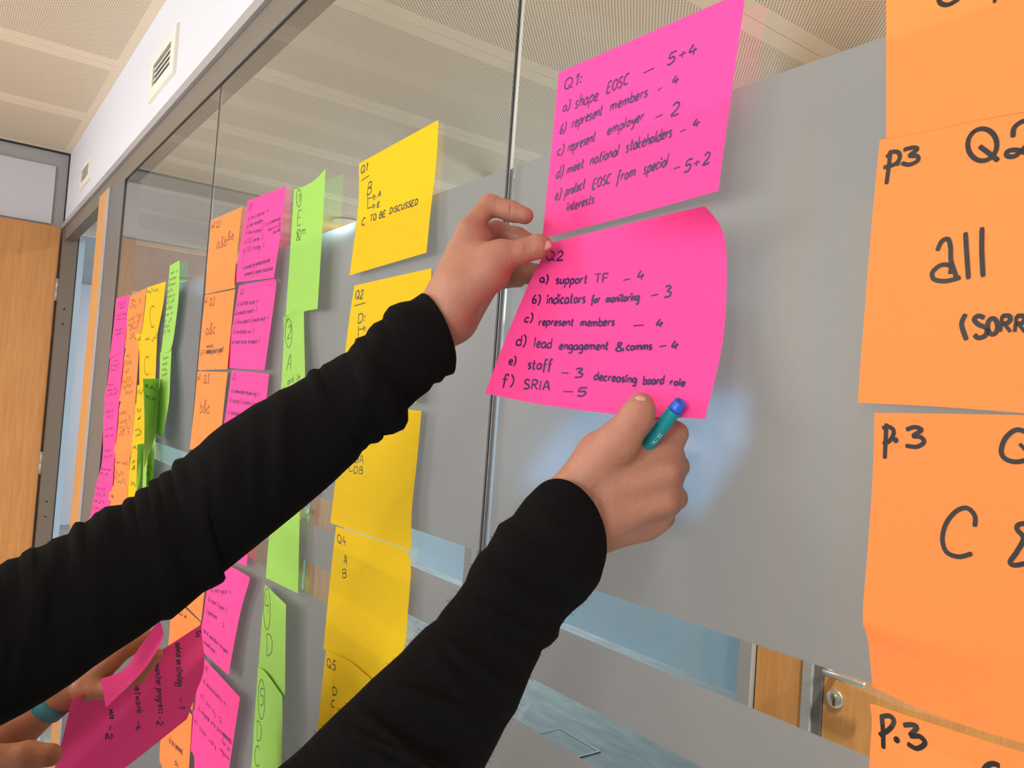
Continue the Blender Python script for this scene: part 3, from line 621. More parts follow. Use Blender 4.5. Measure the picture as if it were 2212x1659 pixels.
g4.ell(697, 795, 18, 112, 1.5); g4.write('4', 684, 815, 708, 822, 105, 1.6, 0.0); g4.write('D', 692, 1050, 726, 1053, 118, 1.6, 0.0); g4.done(INK_G)
g5 = Note('green', 'lowest green note with a circled number and letters D and C', GB, (648, 1108, 3), (780, 1265, 16), (768, 1900, 14), (585, 1900, 3), t=[(690, 1140, 10)], l=[(628, 1400, 2), (612, 1650, 2)], r=[(780, 1450, 16)], base=2.6, group=GG)
g5.ell(667, 1285, 18, 108, 1.5); g5.write('5', 656, 1316, 680, 1322, 92, 1.6, 0.0); g5.write('D', 640, 1506, 666, 1512, 108, 1.6, 0.0); g5.write('C', 628, 1645, 656, 1652, 112, 1.6, 0.0); g5.done(INK_G)

# --- second pink column
p1 = Note('pink', 'smaller looking pink note Q1 beside the circled 1 green note', GA, (443, 155, 1), (681, 60, 3), (605, 630, 9), (362, 660, 2), r=[(650, 330, 5)], group=GP)
for t, x0, y0, x1, y1_, h in (('Q1', 447, 215, 468, 206, 40), ('a) be a partner -4', 443, 277, 570, 228, 30), ('b) clear mandate', 437, 322, 530, 288, 30), ('c) lead example', 428, 364, 525, 345, 30), ('d) EOSC partner -2', 422, 420, 537, 395, 30),
        ('e) EOSC strategy -5', 415, 475, 543, 442, 32), ('3+ of community', 547, 312, 645, 270, 26), ('inputs in EU', 568, 343, 645, 312, 26), ('plus vote', 600, 358, 645, 338, 24), ('provided by membership/vote', 425, 578, 580, 530, 32), ('community beyond association', 422, 620, 598, 582, 32)):
    p1.write(t, x0, y0, x1, y1_, h, 1.3, 0.2)
for q in ([(530, 272), (540, 284), (534, 352), (524, 360)], [(430, 440), (410, 562), (432, 566)], [(424, 560), (432, 567), (424, 574)]): p1.line(q, 1.2)
p1.done(INK_V)
p2 = Note('pink', 'smaller looking pink note Q2 with a bent top right corner', GA, (390, 678, 1), (610, 634, 10), (547, 1200, 7), (307, 1185, 2), r=[(621, 655, 5), (600, 830, 4)], base=1.2, group=GP)
for t, x0, y0, x1, y1_, h in (('Q2', 395, 737, 416, 730, 36), ('a) facilitate access -4', 378, 803, 505, 787, 30), ('b) evaluate projects -5', 366, 862, 498, 838, 30), ('c) follow projects & provide results -4', 358, 918, 572, 890, 30), ('d) coordinated role -5', 352, 975, 480, 972, 30), ('e) provide access to projects -1', 345, 1038, 515, 1034, 30)):
    p2.write(t, x0, y0, x1, y1_, h, 1.3, 0.2)
p2.done(INK_V)
p3 = Note('pink', 'pink note third in its column, cut by the left sleeve', GA, (345, 1200, 2), (575, 1222, 4), (520, 1775, 8), (262, 1700, 4), r=[(560, 1375, 4)], l=[(303, 1500, 3)], group=GP)
for t, x0, y0, x1, y1_, h in (('Q3', 350, 1263, 368, 1260, 38), ('a) communicate network orgs -3', 342, 1337, 515, 1362, 30), ('b) accept & update fund -2', 330, 1397, 520, 1425, 30), ('c) advocacy', 322, 1470, 395, 1484, 30)):
    p3.write(t, x0, y0, x1, y1_, h, 1.3, 0.1)
p3.done(INK_V)
p4 = Note('pink', 'pink note of which only a corner shows under the left sleeve', GB, (520, 20, 2), (640, 60, 5), (585, 561, 5), (370, 480, 3), group=GP); p4.done(INK_V)
p5 = Note('pink', 'pink note under the bump of the left sleeve, beside the circled 4 green note', GB, (392, 520, 2), (603, 622, 8), (487, 1155, 9), (345, 1025, 3), t=[(515, 570, 4)], r=[(600, 645, 7), (555, 800, 6), (515, 1000, 7)], l=[(365, 720, 2), (342, 880, 2)], group=GP)
for t, x0, y0, x1, y1_, h in (('Q4', 400, 632, 425, 645, 34), ('a) some goals -4', 390, 700, 500, 715, 26), ('b) report & plans -2', 378, 752, 478, 812, 28), ('c) governance', 366, 812, 425, 852, 28), ('-2', 448, 885, 466, 896, 28), ('role of association is to govern', 350, 918, 486, 1042, 28), ('mandate group', 352, 980, 416, 1036, 26)):
    p5.write(t, x0, y0, x1, y1_, h, 1.2, 0.0)
p5.done(INK_V)
p6 = Note('pink', 'lowest pink note of its column, beside the held magenta note', GB, (357, 1065, 2), (550, 1275, 9), (470, 1830, 8), (300, 1710, 4), r=[(500, 1600, 7)], l=[(325, 1170, 2), (295, 1350, 2), (262, 1535, 3), (300, 1590, 3)], group=GP)
for t, x0, y0, x1, y1_, h in (('Q5', 360, 1125, 376, 1142, 30), ('a) accountability -4', 350, 1192, 472, 1325, 28), ('b) policy -2', 338, 1272, 450, 1418, 28), ('c) engage with partners -2', 322, 1342, 500, 1530, 28), ('d) open calls', 302, 1412, 420, 1560, 28), ('members', 460, 1480, 505, 1530, 24), ('for all', 452, 1520, 496, 1575, 24), ('regions', 440, 1560, 490, 1620, 24)):
    p6.write(t, x0, y0, x1, y1_, h, 1.2, 0.0)
p6.done(INK_V)

# --- orange column further left
GN = 'orange notes of the middle column'
o1 = Note('orange', 'orange note reading Q1 a&b&e on the dark glass joint', GA, (218, 275, 1), (410, 190, 2), (365, 692, 6), (180, 730, 2), r=[(386, 400, 3), (363, 621, 5)], l=[(200, 470, 1)], group=GN)
o1.write('p2', 220, 322, 240, 313, 32, 1.6); o1.write('Q1', 250, 322, 276, 312, 38, 1.8); o1.write('a&b', 250, 452, 312, 428, 66, 1.9); o1.write('&e', 318, 402, 356, 390, 56, 1.9); o1.done(INK_B)
o2 = Note('orange', 'orange note reading Q2 a&c with a scribbled line', GA, (180, 737, 1), (366, 700, 2), (318, 1195, 6), (135, 1200, 3), r=[(340, 950, 3)], l=[(155, 980, 1)], base=1.2, group=GN)
o2.write('p2', 180, 786, 193, 781, 28, 1.5); o2.write('Q2', 206, 804, 238, 800, 50, 1.9); o2.write('a&c', 183, 982, 240, 976, 72, 2.0); o2.write('d if in', 150, 1108, 190, 1104, 34, 1.5); o2.write('would', 190, 1062, 228, 1056, 26, 1.6); o2.write('future project', 222, 1100, 292, 1086, 40, 1.7)
for k in range(5): o2.stroke([(190, 1078+k*5), (220, 1076+k*5)], 2.2)
o2.done(INK_B)
o3 = Note('orange', 'orange note reading Q3 b&c, cut by the left sleeve', GA, (133, 1207, 1), (320, 1213, 3), (268, 1700, 8), (85, 1690, 4), l=[(112, 1440, 2)], r=[(298, 1400, 4)], group=GN)
o3.write('p2', 132, 1258, 150, 1255, 32, 1.6); o3.write('Q3', 170, 1284, 205, 1280, 54, 1.9); o3.write('b&c', 146, 1467, 206, 1467, 82, 1.9); o3.done(INK_B)
o5 = Note('orange', 'orange note peeking out between sleeve and pink notes', GB, (215, 380, 2), (385, 470, 4), (338, 862, 5), (180, 700, 3), group=GN); o5.done(INK_B)
o6 = Note('orange', 'orange note behind the held magenta note', GB, (180, 722, 2), (335, 866, 5), (290, 1345, 6), (140, 1190, 3), l=[(160, 1000, 2)], base=1.2, group=GN)
o6.scribble(215, 820, 260, 850, 20, 1.6); o6.done(INK_B)
o7 = Note('orange', 'lowest orange note below the held magenta note', GB, (135, 1215, 2), (290, 1372, 4), (262, 1830, 5), (115, 1720, 3), l=[(118, 1500, 2), (112, 1612, 3), (130, 1662, 3)], group=GN)
o7.write('e) no comment', 165, 1520, 238, 1590, 42, 1.8, 0.0); o7.write('ok', 195, 1640, 215, 1655, 40, 1.8, 0.0); o7.done(INK_B)

# --- the far group of four columns by the door post
def far(color, label, TL, TR, BR, BL, ink, lines, l=(), r=(), t=(), b=(), base=1.2, w=2.0):
    q = Note(color, label, PX, TL, TR, BR, BL, l=l, r=r, t=t, b=b, base=base, n=12, group=GQ)
    for x0, y0, x1, y1_, h in lines:
        if h < 0: q.ell(x0, y0, x1, y1_, w*1.1, -5.4, -0.9)          # a big letter C
        else: q.scribble(x0, y0, x1, y1_, h, w)
    return q.done(ink)
far('pink', 'top pink note of the far pink column beside the post', (251, 644), (281, 637), (268, 757, 3), (236, 775, 3), INK_V, ((257, 658, 272, 655, 6), (257, 668, 270, 664, 5), (254, 684, 274, 680, 7), (252, 692, 272, 688, 6), (249, 716, 268, 712, 7), (250, 725, 266, 721, 6)), l=[(244, 715)], r=[(275, 690)])
far('pink', 'second pink note of the far pink column', (239, 765), (269, 750, 2), (257, 872, 4), (224, 868, 3), INK_V, ((246, 782, 258, 779, 6), (238, 793, 257, 789, 6), (238, 801, 256, 797, 6), (234, 834, 246, 831, 5), (232, 846, 254, 842, 7), (232, 856, 252, 852, 6)), l=[(230, 815)], base=1.9)
far('pink', 'third pink note of the far pink column', (224, 866, 2), (257, 868, 2), (250, 960, 4), (222, 962, 3), INK_V, ((229, 892, 246, 889, 7), (232, 902, 246, 899, 6), (229, 930, 244, 927, 6), (226, 945, 246, 942, 6)), base=1.3)
far('pink', 'fourth pink note of the far pink column', (223, 955, 2), (250, 952, 2), (243, 1050, 4), (210, 1040, 4), INK_V, ((226, 976, 240, 972, 6), (224, 989, 242, 986, 6), (219, 1014, 240, 1018, 6), (217, 1024, 236, 1028, 6)), l=[(220, 1000)], base=2.0)
far('pink', 'lowest pink note of the far pink column, kinked to the left', (210, 1036, 3), (243, 1042, 3), (231, 1150, 3), (188, 1150, 3), INK_V, ((209, 1056, 232, 1060, 6), (206, 1068, 228, 1072, 6), (203, 1083, 226, 1088, 6), (200, 1098, 222, 1103, 6)), base=1.2)
far('orange', 'top orange note of the far orange column', (281, 640), (316, 622), (299, 762, 4), (270, 752, 3), INK_B, ((285, 652, 292, 649, 9), (281, 668, 304, 656, 12), (278, 695, 306, 683, 11), (277, 706, 304, 695, 11), (280, 716, 304, 706, 11), (280, 734, 300, 726, 12)), l=[(273, 694), (271, 730)], r=[(309, 690)])
far('orange', 'second orange note of the far orange column', (272, 750, 2), (300, 758, 2), (292, 872, 4), (257, 866, 4), INK_B, ((273, 772, 282, 768, 9), (268, 790, 292, 783, 11), (270, 806, 278, 803, 9), (266, 829, 288, 822, 12), (265, 841, 288, 833, 12), (270, 853, 292, 848, 12)), l=[(263, 807)], base=1.9)
far('orange', 'third orange note of the far orange column', (261, 866, 2), (293, 862, 2), (282, 985, 4), (246, 978, 4), INK_B, ((258, 897, 274, 893, 10), (258, 917, 282, 908, 12), (258, 928, 280, 922, 12), (256, 944, 280, 938, 12)), l=[(253, 906)], base=1.3)
far('orange', 'fourth orange note of the far orange column', (247, 976, 2), (281, 982, 2), (274, 1085, 4), (234, 1080, 4), INK_B, ((246, 1000, 276, 1006, 10), (248, 1022, 274, 1028, 12), (247, 1036, 274, 1044, 12), (240, 1074, 246, 1078, 12)), l=[(242, 1030)], base=2.0)
far('orange', 'lowest orange note of the far orange column above the sleeve', (235, 1074, 2), (275, 1078, 2), (262, 1180, 3), (222, 1170, 3), INK_B, ((238, 1098, 250, 1102, 10),), base=1.2)
far('yellow', 'top yellow note of the far yellow column with a letter C', (318, 621), (358, 608), (336, 740, 3), (304, 728, 3), INK_K, ((319, 634, 330, 630, 9), (332, 631, 345, 626, 9), (330, 684, 6, 23, -1)), l=[(309, 700)], r=[(352, 660, 2)]).o
q = far('yellow', 'second yellow note of the far yellow column, corner curled', (292, 722, 8), (340, 719, 2), (335, 835, 4), (301, 838, 3), INK_K, ((298, 738, 306, 735, 12), (314, 736, 339, 732, 10), (318, 790, 6, 20, -1)), l=[(300, 748, 3), (301, 790)], base=2.0)
far('yellow', 'third yellow note of the far yellow column', (296, 832, 2), (335, 832, 2), (318, 965, 4), (285, 960, 3), INK_K, ((297, 850, 310, 846, 9), (296, 890, 305, 887, 9), (298, 908, 303, 906, 9), (292, 932, 306, 929, 9), (293, 944, 306, 940, 9)), base=1.2)
far('yellow', 'lowest yellow note of the far yellow column above the sleeve', (286, 952, 2), (318, 958, 2), (302, 1090, 3), (272, 1085, 3), INK_K, ((287, 970, 296, 967, 10), (286, 1002, 294, 998, 12), (285, 1016, 292, 1014, 9), (282, 1050, 294, 1046, 14)), base=2.0)
far('green', 'topmost green note of the far green column, turned to the camera', (367, 574), (388, 562, 8), (368, 757, 9), (347, 770, 3), INK_G, [(366-k*2.2+2, 594+k*13, 384-k*1.6, 588+k*13, 9) for k in range(11)], l=[(360, 653), (353, 720)], r=[(386, 640, 8), (375, 730, 9)])
far('green', 'green note hanging low beside the far topmost green note', (346, 762, 2), (371, 748, 6), (350, 945, 22), (337, 938, 16), INK_G, [(352-k, 778+k*12, 364-k, 774+k*12, 8) for k in range(4)], l=[(344, 830, 6)], r=[(368, 807, 12), (364, 875, 18)], base=2.2)
far('green', 'shaded green note folded out from the glass, facing the door', (309, 818, 58), (345, 818, 6), (337, 940, 6), (311, 1012, 60), INK_G, ((313, 836, 335, 842, 7), (314, 858, 336, 864, 7)), l=[(312, 900, 60)], base=3.5)
far('green', 'lower shaded green note folded out beside the far yellow notes', (297, 960, 46), (312, 958, 10), (307, 1060, 10), (294, 1075, 46), INK_G, (), base=3.0)
far('green', 'pale green note low in the far green column', (312, 938, 3), (336, 940, 6), (326, 1120, 6), (306, 1120, 3), INK_G, ((316, 1010, 330, 1010, 7), (315, 1026, 328, 1026, 7)), base=1.0)
for nm in (q,):
    nm.V, nm.F = [], []

# ------------------------------------------------------------------ people
def smin(a, b, k):
    h = np.clip(0.5+0.5*(b-a)/k, 0, 1); return b*(1-h)+a*h-k*h*(1-h)
def sdf_surface(prims, vox):
    """smooth union of tapered capsules, meshed with surface nets. prim: (a, b, ra, rb, blend[, sign])"""
    A = np.array([p[0] for p in prims]+[p[1] for p in prims]); rm = max(max(p[2], p[3]) for p in prims)
    lo = A.min(0)-rm-4*vox; hi = A.max(0)+rm+4*vox
    nx, ny, nz = (np.ceil((hi-lo)/vox).astype(int)+1)
    D = np.full((nx, ny, nz), 1.0, np.float32)
    ax = [lo[i]+vox*np.arange(n) for i, n in enumerate((nx, ny, nz))]
    for p in prims:
        a, b, ra, rb, k = np.array(p[0]), np.array(p[1]), p[2], p[3], p[4]; sg = p[5] if len(p) > 5 else 1
        m = max(ra, rb)+k+6*vox; l_ = np.minimum(a, b)-m; h_ = np.maximum(a, b)+m
        i0 = np.clip(((l_-lo)/vox).astype(int), 0, None); i1 = np.minimum(((h_-lo)/vox).astype(int)+2, (nx, ny, nz))
        X, Y, Z = np.meshgrid(*[ax[i][i0[i]:i1[i]] for i in range(3)], indexing='ij')
        d = b-a; L = max(d@d, 1e-12)
        t = np.clip(((X-a[0])*d[0]+(Y-a[1])*d[1]+(Z-a[2])*d[2])/L, 0, 1)
        q = np.sqrt((X-a[0]-t*d[0])**2+(Y-a[1]-t*d[1])**2+(Z-a[2]-t*d[2])**2)-(ra+(rb-ra)*t)
        S = np.s_[i0[0]:i1[0], i0[1]:i1[1], i0[2]:i1[2]]
        D[S] = smin(D[S], q, k) if sg > 0 else -smin(-D[S], q, k)
    s = D < 0
    idx = -np.ones((nx-1, ny-1, nz-1), int)
    cnt = np.zeros(idx.shape, np.float32); acc = np.zeros(idx.shape+(3,), np.float32)
    cs = [(0, 0, 0), (1, 0, 0), (0, 1, 0), (1, 1, 0), (0, 0, 1), (1, 0, 1), (0, 1, 1), (1, 1, 1)]
    sl = lambda c: np.s_[c[0]:nx-1+c[0], c[1]:ny-1+c[1], c[2]:nz-1+c[2]]
    for i in range(8):
        for ax_ in range(3):
            if cs[i][ax_]: continue
            c2 = list(cs[i]); c2[ax_] = 1
            d0, d1 = D[sl(cs[i])], D[sl(tuple(c2))]
            cr = (d0 < 0) != (d1 < 0)
            t = np.where(cr, d0/np.where(cr, d0-d1, 1), 0)
            for j in range(3): acc[..., j] += np.where(cr, cs[i][j]+(t if j == ax_ else 0), 0)
            cnt += cr
    act = cnt > 0; idx[act] = np.arange(act.sum())
    I = np.argwhere(act); V = lo+vox*(I+acc[act]/cnt[act][:, None])
    F = []
    for ax_ in range(3):
        sh = [slice(1, n-1) for n in (nx, ny, nz)]; sh[ax_] = slice(0, (nx, ny, nz)[ax_]-1)
        sh2 = list(sh); sh2[ax_] = slice(1, (nx, ny, nz)[ax_])
        s0, s1 = s[tuple(sh)], s[tuple(sh2)]
        E = np.argwhere(s0 != s1)+np.array([0 if i == ax_ else 1 for i in range(3)])
        if not len(E): continue
        fl_ = s[tuple(E.T)]
        b1, b2 = [i for i in range(3) if i != ax_]
        def g(o1, o2):
            q = E.copy(); q[:, b1] -= o1; q[:, b2] -= o2; return idx[tuple(q.T)]
        Q = np.stack([g(1, 1), g(0, 1), g(0, 0), g(1, 0)], 1)
        if ax_ == 1: fl_ = ~fl_
        Q[~fl_] = Q[~fl_][:, ::-1]; F.append(Q)
    return V, np.concatenate(F)
def relax(V, F, it=2, lam=0.5):
    V = V.copy(); n = len(V)
    for _ in range(it):
        S = np.zeros_like(V); c = np.zeros(n)
        for a, b in ((0, 1), (1, 2), (2, 3), (3, 0)):
            np.add.at(S, F[:, a], V[F[:, b]]); np.add.at(c, F[:, a], 1)
            np.add.at(S, F[:, b], V[F[:, a]]); np.add.at(c, F[:, b], 1)
        V += lam*(S/np.maximum(c, 1)[:, None]-V)
    return V
def J(u, v, z): return dep(u, v, z)
def C_(a, b, k=6, sg=1):
    """capsule between (u, v, depth, radius in photo pixels) joints; blend k in mm"""
    return (J(*a[:3]), J(*b[:3]), a[3]*a[2]/FPX, b[3]*b[2]/FPX, k/1000, sg)
def chain(*j, k=5): return [C_(j[i], j[i+1], k) for i in range(len(j)-1)]
def ring(u0, v0, u1, v1, z, r, w_=1.1, k=1.2):
    # a skin crease across a finger of radius r (photo pixels) whose axis lies at depth z
    out, h = [], math.hypot(u1-u0, v1-v0)/2; P = []
    for s_ in np.linspace(-1, 1, 9):
        o_ = s_*h; P.append(((u0+u1)/2+(u1-u0)/2*s_, (v0+v1)/2+(v1-v0)/2*s_, z-math.sqrt(max(0.0, r*r-o_*o_))*z/FPX, w_*(1.15-0.5*abs(s_))))
    return [C_(P[i], P[i+1], k, -1) for i in range(8)]
def body_mesh(name, parts, mat, parent, flush=()):
    VV, FF, n = [], [], 0
    for prims, vox, it in parts:
        V, F = sdf_surface(prims, vox); V = relax(V, F, it); VV.append(V); FF.append(F+n); n += len(V)
    V = np.concatenate(VV); F = np.concatenate(FF)
    me = bpy.data.meshes.new(name); me.vertices.add(len(V)); me.vertices.foreach_set('co', V.astype(np.float32).ravel())
    me.loops.add(F.size); me.polygons.add(len(F)); me.loops.foreach_set('vertex_index', F.ravel())
    me.polygons.foreach_set('loop_start', np.arange(0, F.size, 4)); me.update(calc_edges=True); me.validate()
    fa = np.zeros(len(V), np.float32)
    for u, v, z, r, s_ in flush:
        d = np.linalg.norm(V-J(u, v, z), axis=1); fa += s_*np.exp(-(d/(r*z/FPX))**2)
    me.attributes.new('flush', 'FLOAT', 'POINT').data.foreach_set('value', np.clip(fa, 0, 1))
    return link(name, me, mat, parent, True)
def nail(tip, prev, side_mm, len_mm, up, parent, shift=0.0):
    """a small curved plate on the finger tip; up points away from the finger at the nail"""
    t = Vector(tip-prev).normalized(); u = Vector(up); u = (u-t*u.dot(t)).normalized(); s = t.cross(u)
    V, F = [], []; n, m = 7, 7
    for j in range(m):
        b = j/(m-1)
        for i in range(n):
            a = (i/(n-1)-0.5)*2
            wv = side_mm/1000*(0.86+0.14*math.sin(math.pi*min(1, b*1.3)))*(1.0 if b < 0.8 else math.sqrt(max(0.05, 1-((b-0.8)/0.24)**2)))
            y = (b-0.5)*len_mm/1000
            q = Vector(tip)+t*(y+shift/1000)+s*(math.sin(a*1.0)*wv)+u*(math.cos(a*1.0)*wv*0.9-wv*0.9-0.0000-0.0016*max(0, b-0.5)**2*4)
            V.append(q)
    for j in range(m-1):
        for i in range(n-1): F.append((j*n+i, j*n+i+1, (j+1)*n+i+1, (j+1)*n+i))
    o = mesh('nail', V, F, NAIL, parent, True)
    sm = o.modifiers.new('thickness', 'SOLIDIFY'); sm.thickness = 0.0006; sm.offset = 0
    return o

def sleeve(up, lo_, z, parent, rim=0.012, n=110, m=40, folds=1.0, seed=1, name='sleeve', deep=0.9, label=None, fuzz=2500):
    """knitted tube lofted through stations; up and lo_ run along both outlines from the far end to the cuff"""
    rng = random.Random(seed)
    def rs(P):
        P = np.array(P, float); s = np.r_[0, np.cumsum(np.linalg.norm(np.diff(P, axis=0), axis=1))]; s /= s[-1]
        x = np.linspace(0, 1, n); return np.array([np.interp(x, s, P[:, k]) for k in (0, 1)]).T
    U, L = rs(up), rs(lo_)
    T = np.linspace(0, 1, n); Z = np.interp(T, [q[0] for q in z], [q[1] for q in z])
    W = np.linalg.norm(U-L, axis=1)
    ker = np.ones(17)/17; Ws = np.convolve(np.pad(W, 8, mode='edge'), ker, 'valid')
    # folds that run round the arm, slanting
    fo = [(rng.random(), rng.uniform(0.010, 0.022), rng.uniform(-0.9, 0.9), rng.uniform(0.3, 1.0)) for _ in range(22)]
    V, F = [], []
    for i in range(n):
        c = (U[i]+L[i])/2; P = dep(c[0], c[1], Z[i]); pu = dep(U[i][0], U[i][1], Z[i]); pl = dep(L[i][0], L[i][1], Z[i])
        a = (pu-pl)/2; rd = ray(c[0], c[1]); rd = rd/np.linalg.norm(rd); rr = Ws[i]/2*Z[i]/FPX*deep
        j0, j1 = max(0, i-3), min(n-1, i+3)
        cc0, cc1 = (U[j0]+L[j0])/2, (U[j1]+L[j1])/2
        al = dep(cc1[0], cc1[1], Z[j1])-dep(cc0[0], cc0[1], Z[j0]); al = al/np.linalg.norm(al)
        tilt = rim*max(0.0, (T[i]-0.86)/0.14)**1.5
        for k in range(m):
            th = 2*math.pi*k/m; cs_, sn = math.cos(th), math.sin(th)
            f = 0.0
            for p, w_, sl_, am in fo:
                d = (T[i]-p-sl_*0.06*cs_)/w_
                if abs(d) < 3: f += am*math.exp(-d*d)*max(0.0, 1-cs_*cs_)
            q = P+a*cs_-rd*sn*(rr+0.0035*folds*f)+al*tilt*(sn if sn > 0 else sn*0.6)
            V.append(q)
    for i in range(n-1):
        for k in range(m): F.append((i*m+k, i*m+(k+1) % m, (i+1)*m+(k+1) % m, (i+1)*m+k))
    # the hem: the rim turns inward
    b = (n-1)*m
    cen = np.mean(np.array(V[b:b+m]), axis=0); e = len(V)
    for k in range(m): V.append(cen+(V[b+k]-cen)*0.93)
    back = np.array(V[b-6*m:b-5*m]); cb = back.mean(0)
    for k in range(m): V.append(cb+(back[k]-cb)*0.90)
    for s0, s1 in ((b, e), (e, e+m)):
        for k in range(m): F.append((s0+k, s0+(k+1) % m, s1+(k+1) % m, s1+k))
    F.append(tuple(range(m))[::-1])
    o = mesh(name, V, F, KNIT, parent, True)
    if label: o['label'] = label
    fv, ff = [], []                                    # loose fibres of the knit
    A = np.array(V)
    for _ in range(fuzz):
        i, k = rng.randrange(4, n-6), rng.randrange(m); p = A[i*m+k]; c = A[i*m:(i+1)*m].mean(0)
        nn = p-c; nn = nn/np.linalg.norm(nn); tg = np.array([rng.gauss(0, 1) for _ in range(3)]); tg /= np.linalg.norm(tg)
        d = nn*0.55+tg*0.75; L = rng.uniform(0.0012, 0.0042); sd = np.cross(d, tg+nn*0.3); sd = sd/(np.linalg.norm(sd)+1e-9)*0.00011
        p = p-nn*0.0006; mid_ = p+d*L*0.6+tg*L*0.12; b_ = len(fv)
        fv += [p+sd, p-sd, mid_+sd*0.8, mid_-sd*0.8, p+d*L+nn*L*0.1]; ff += [(b_, b_+1, b_+3, b_+2), (b_+2, b_+3, b_+4)]
    if fuzz:
        fz = mesh('fuzz', fv, ff, KNIT, o); fz['kind'] = 'stuff'
    return o

# ---- the person in black: left hand at the upper corner of the pink note, right hand with the pen at its lower edge
pa = empty('person', tuple(J(955, 690, 0.67))); tag(pa, 'person in a black knitted sweater pinning the big pink note Q2', 'person')
INV = Matrix.Translation(-pa.location)
def ch_a(o): o.matrix_parent_inverse = INV; return o
HL = []
HL += [C_((800, 800, .675, 46), (925, 712, .672, 44), 8), C_((820, 850, .68, 42), (962, 700, .675, 40), 8)]                  # forearm, wrist
HL += [C_((936, 668, .672, 34), (1012, 500, .672, 26), 14), C_((965, 690, .668, 42), (1035, 520, .682, 30), 14),               # back of the hand
       C_((985, 700, .676, 34), (1052, 560, .70, 34), 14), C_((1000, 690, .682, 28), (1062, 600, .705, 26), 12)]
HL += [C_((985, 660, .662, 40), (1060, 590, .655, 36), 14), C_((1000, 610, .660, 40), (1040, 560, .662, 36), 14), C_((1060, 590, .655, 36), (1084, 548, .652, 32), 10)]  # ball of the thumb
HL += chain((1066, 562, .654, 33), (1128, 543, .650, 24.5), (1164, 532, .650, 25), (1172, 530, .651, 19), k=5)                  # thumb
HL += chain((1014, 492, .674, 23), (1058, 443, .684, 22), (1102, 456, .680, 21.5), (1134, 466, .676, 18.5), k=4)               # index
HL += chain((1030, 510, .692, 25), (1072, 500, .716, 22), (1118, 512, .706, 20), (1165, 532, .700, 17), k=4)                    # middle
HL += chain((1045, 560, .708, 26), (1098, 588, .730, 25), (1140, 590, .715, 22), (1172, 588, .706, 17), k=4)                    # ring
HL += chain((1050, 600, .712, 24), (1085, 602, .736, 20), (1120, 604, .728, 17), k=4)                                           # little finger
# creases: inside the finger joints, below the thumb, on its knuckle
HL += [*ring(1071, 430, 1079, 471, .6815, 23.5), *ring(1103, 438, 1102, 474, .680, 22.5)]
HL += [*ring(1147, 523, 1150, 554, .650, 25.5, .8), *ring(1140, 524, 1142, 557, .650, 26, .8), *ring(1134, 528, 1136, 555, .650, 26, .7)]
HR = []
HR += [C_((1130, 1220, .535, 62), (1208, 1100, .540, 46), 10), C_((1165, 1270, .535, 44), (1262, 1150, .545, 44), 10)]        # forearm
HR += [C_((1212, 1092, .542, 44), (1300, 985, .538, 44), 16), C_((1300, 985, .538, 44), (1436, 972, .545, 30), 16), C_((1225, 1105, .538, 46), (1440, 1020, .540, 32), 18),
       C_((1245, 1125, .538, 48), (1440, 1078, .545, 29), 18), C_((1262, 1140, .545, 46), (1418, 1118, .555, 27), 16), C_((1290, 1145, .556, 42), (1392, 1140, .562, 28), 14),
       C_((1300, 1060, .556, 50), (1400, 1050, .556, 44), 16)]
HR += chain((1250, 1040, .535, 40), (1338, 950, .524, 40), (1373, 905, .518, 32), (1384, 880, .517, 25), (1385, 872, .518, 19), k=8)   # thumb
HR += chain((1436, 975, .545, 32), (1460, 937, .548, 23), (1425, 912, .562, 21), (1375, 905, .574, 19), (1345, 903, .574, 18), k=6)      # index
HR += chain((1446, 1015, .543, 34), (1462, 1008, .556, 24), (1452, 960, .590, 21), (1415, 945, .595, 19), k=5)                           # middle
HR += chain((1442, 1078, .547, 34), (1458, 1076, .560, 24), (1440, 1030, .596, 21), (1390, 1010, .60, 19), k=5)                           # ring
HR += chain((1418, 1116, .556, 32), (1432, 1118, .566, 22), (1415, 1080, .598, 19), (1375, 1060, .60, 17), k=5)                           # little
# tendons, knuckles and the web crease
HR += [C_((1310, 1122, .531, 11), (1440, 1086, .532, 14), 14), C_((1325, 1058, .528, 11), (1445, 1020, .528, 14), 14),
       C_((1398, 940, .516, 2.5), (1420, 966, .520, 1.5), 4, -1), C_((1286, 1055, .5205, 1.6), (1300, 1112, .5215, 1.6), 3, -1), C_((1276, 1075, .5215, 1.4), (1284, 1130, .5225, 1.4), 3, -1), C_((1402, 950, .5285, 2.2), (1432, 975, .5265, 1.4), 4, -1),
       *ring(1352, 889, 1402, 892, .518, 30.0, .7, .8)]
bd = ch_a(body_mesh('body', [(HL, 0.0011, 2), (HR, 0.0010, 2)], SKIN, pa,
     flush=[(1095, 590, .64, 34, .55), (1060, 640, .66, 40, .35), (1130, 540, .64, 24, .25), (1010, 480, .66, 26, .2), (1165, 530, .65, 20, .3), (1134, 466, .67, 22, .3), (1010, 690, .66, 30, .3),
            (1346, 925, .50, 26, .5), (1370, 905, .50, 30, .4), (1460, 1020, .53, 30, .25), (1462, 1075, .53, 28, .25), (1300, 1160, .54, 50, .2)]))
camup = Vector(AX_U); camf = Vector(AX_F)
ch_a(nail(J(1177, 528, .6413), J(1150, 536, .6413), 5.4, 11.5, -camf*1.0+camup*0.35+Vector(AX_R)*0.25, pa, 0))
ch_a(nail(J(1382, 872, .5088), J(1379, 895, .5088), 5.6, 10.5, -camf*0.95+camup*0.25-Vector(AX_R)*0.25, pa, 0))
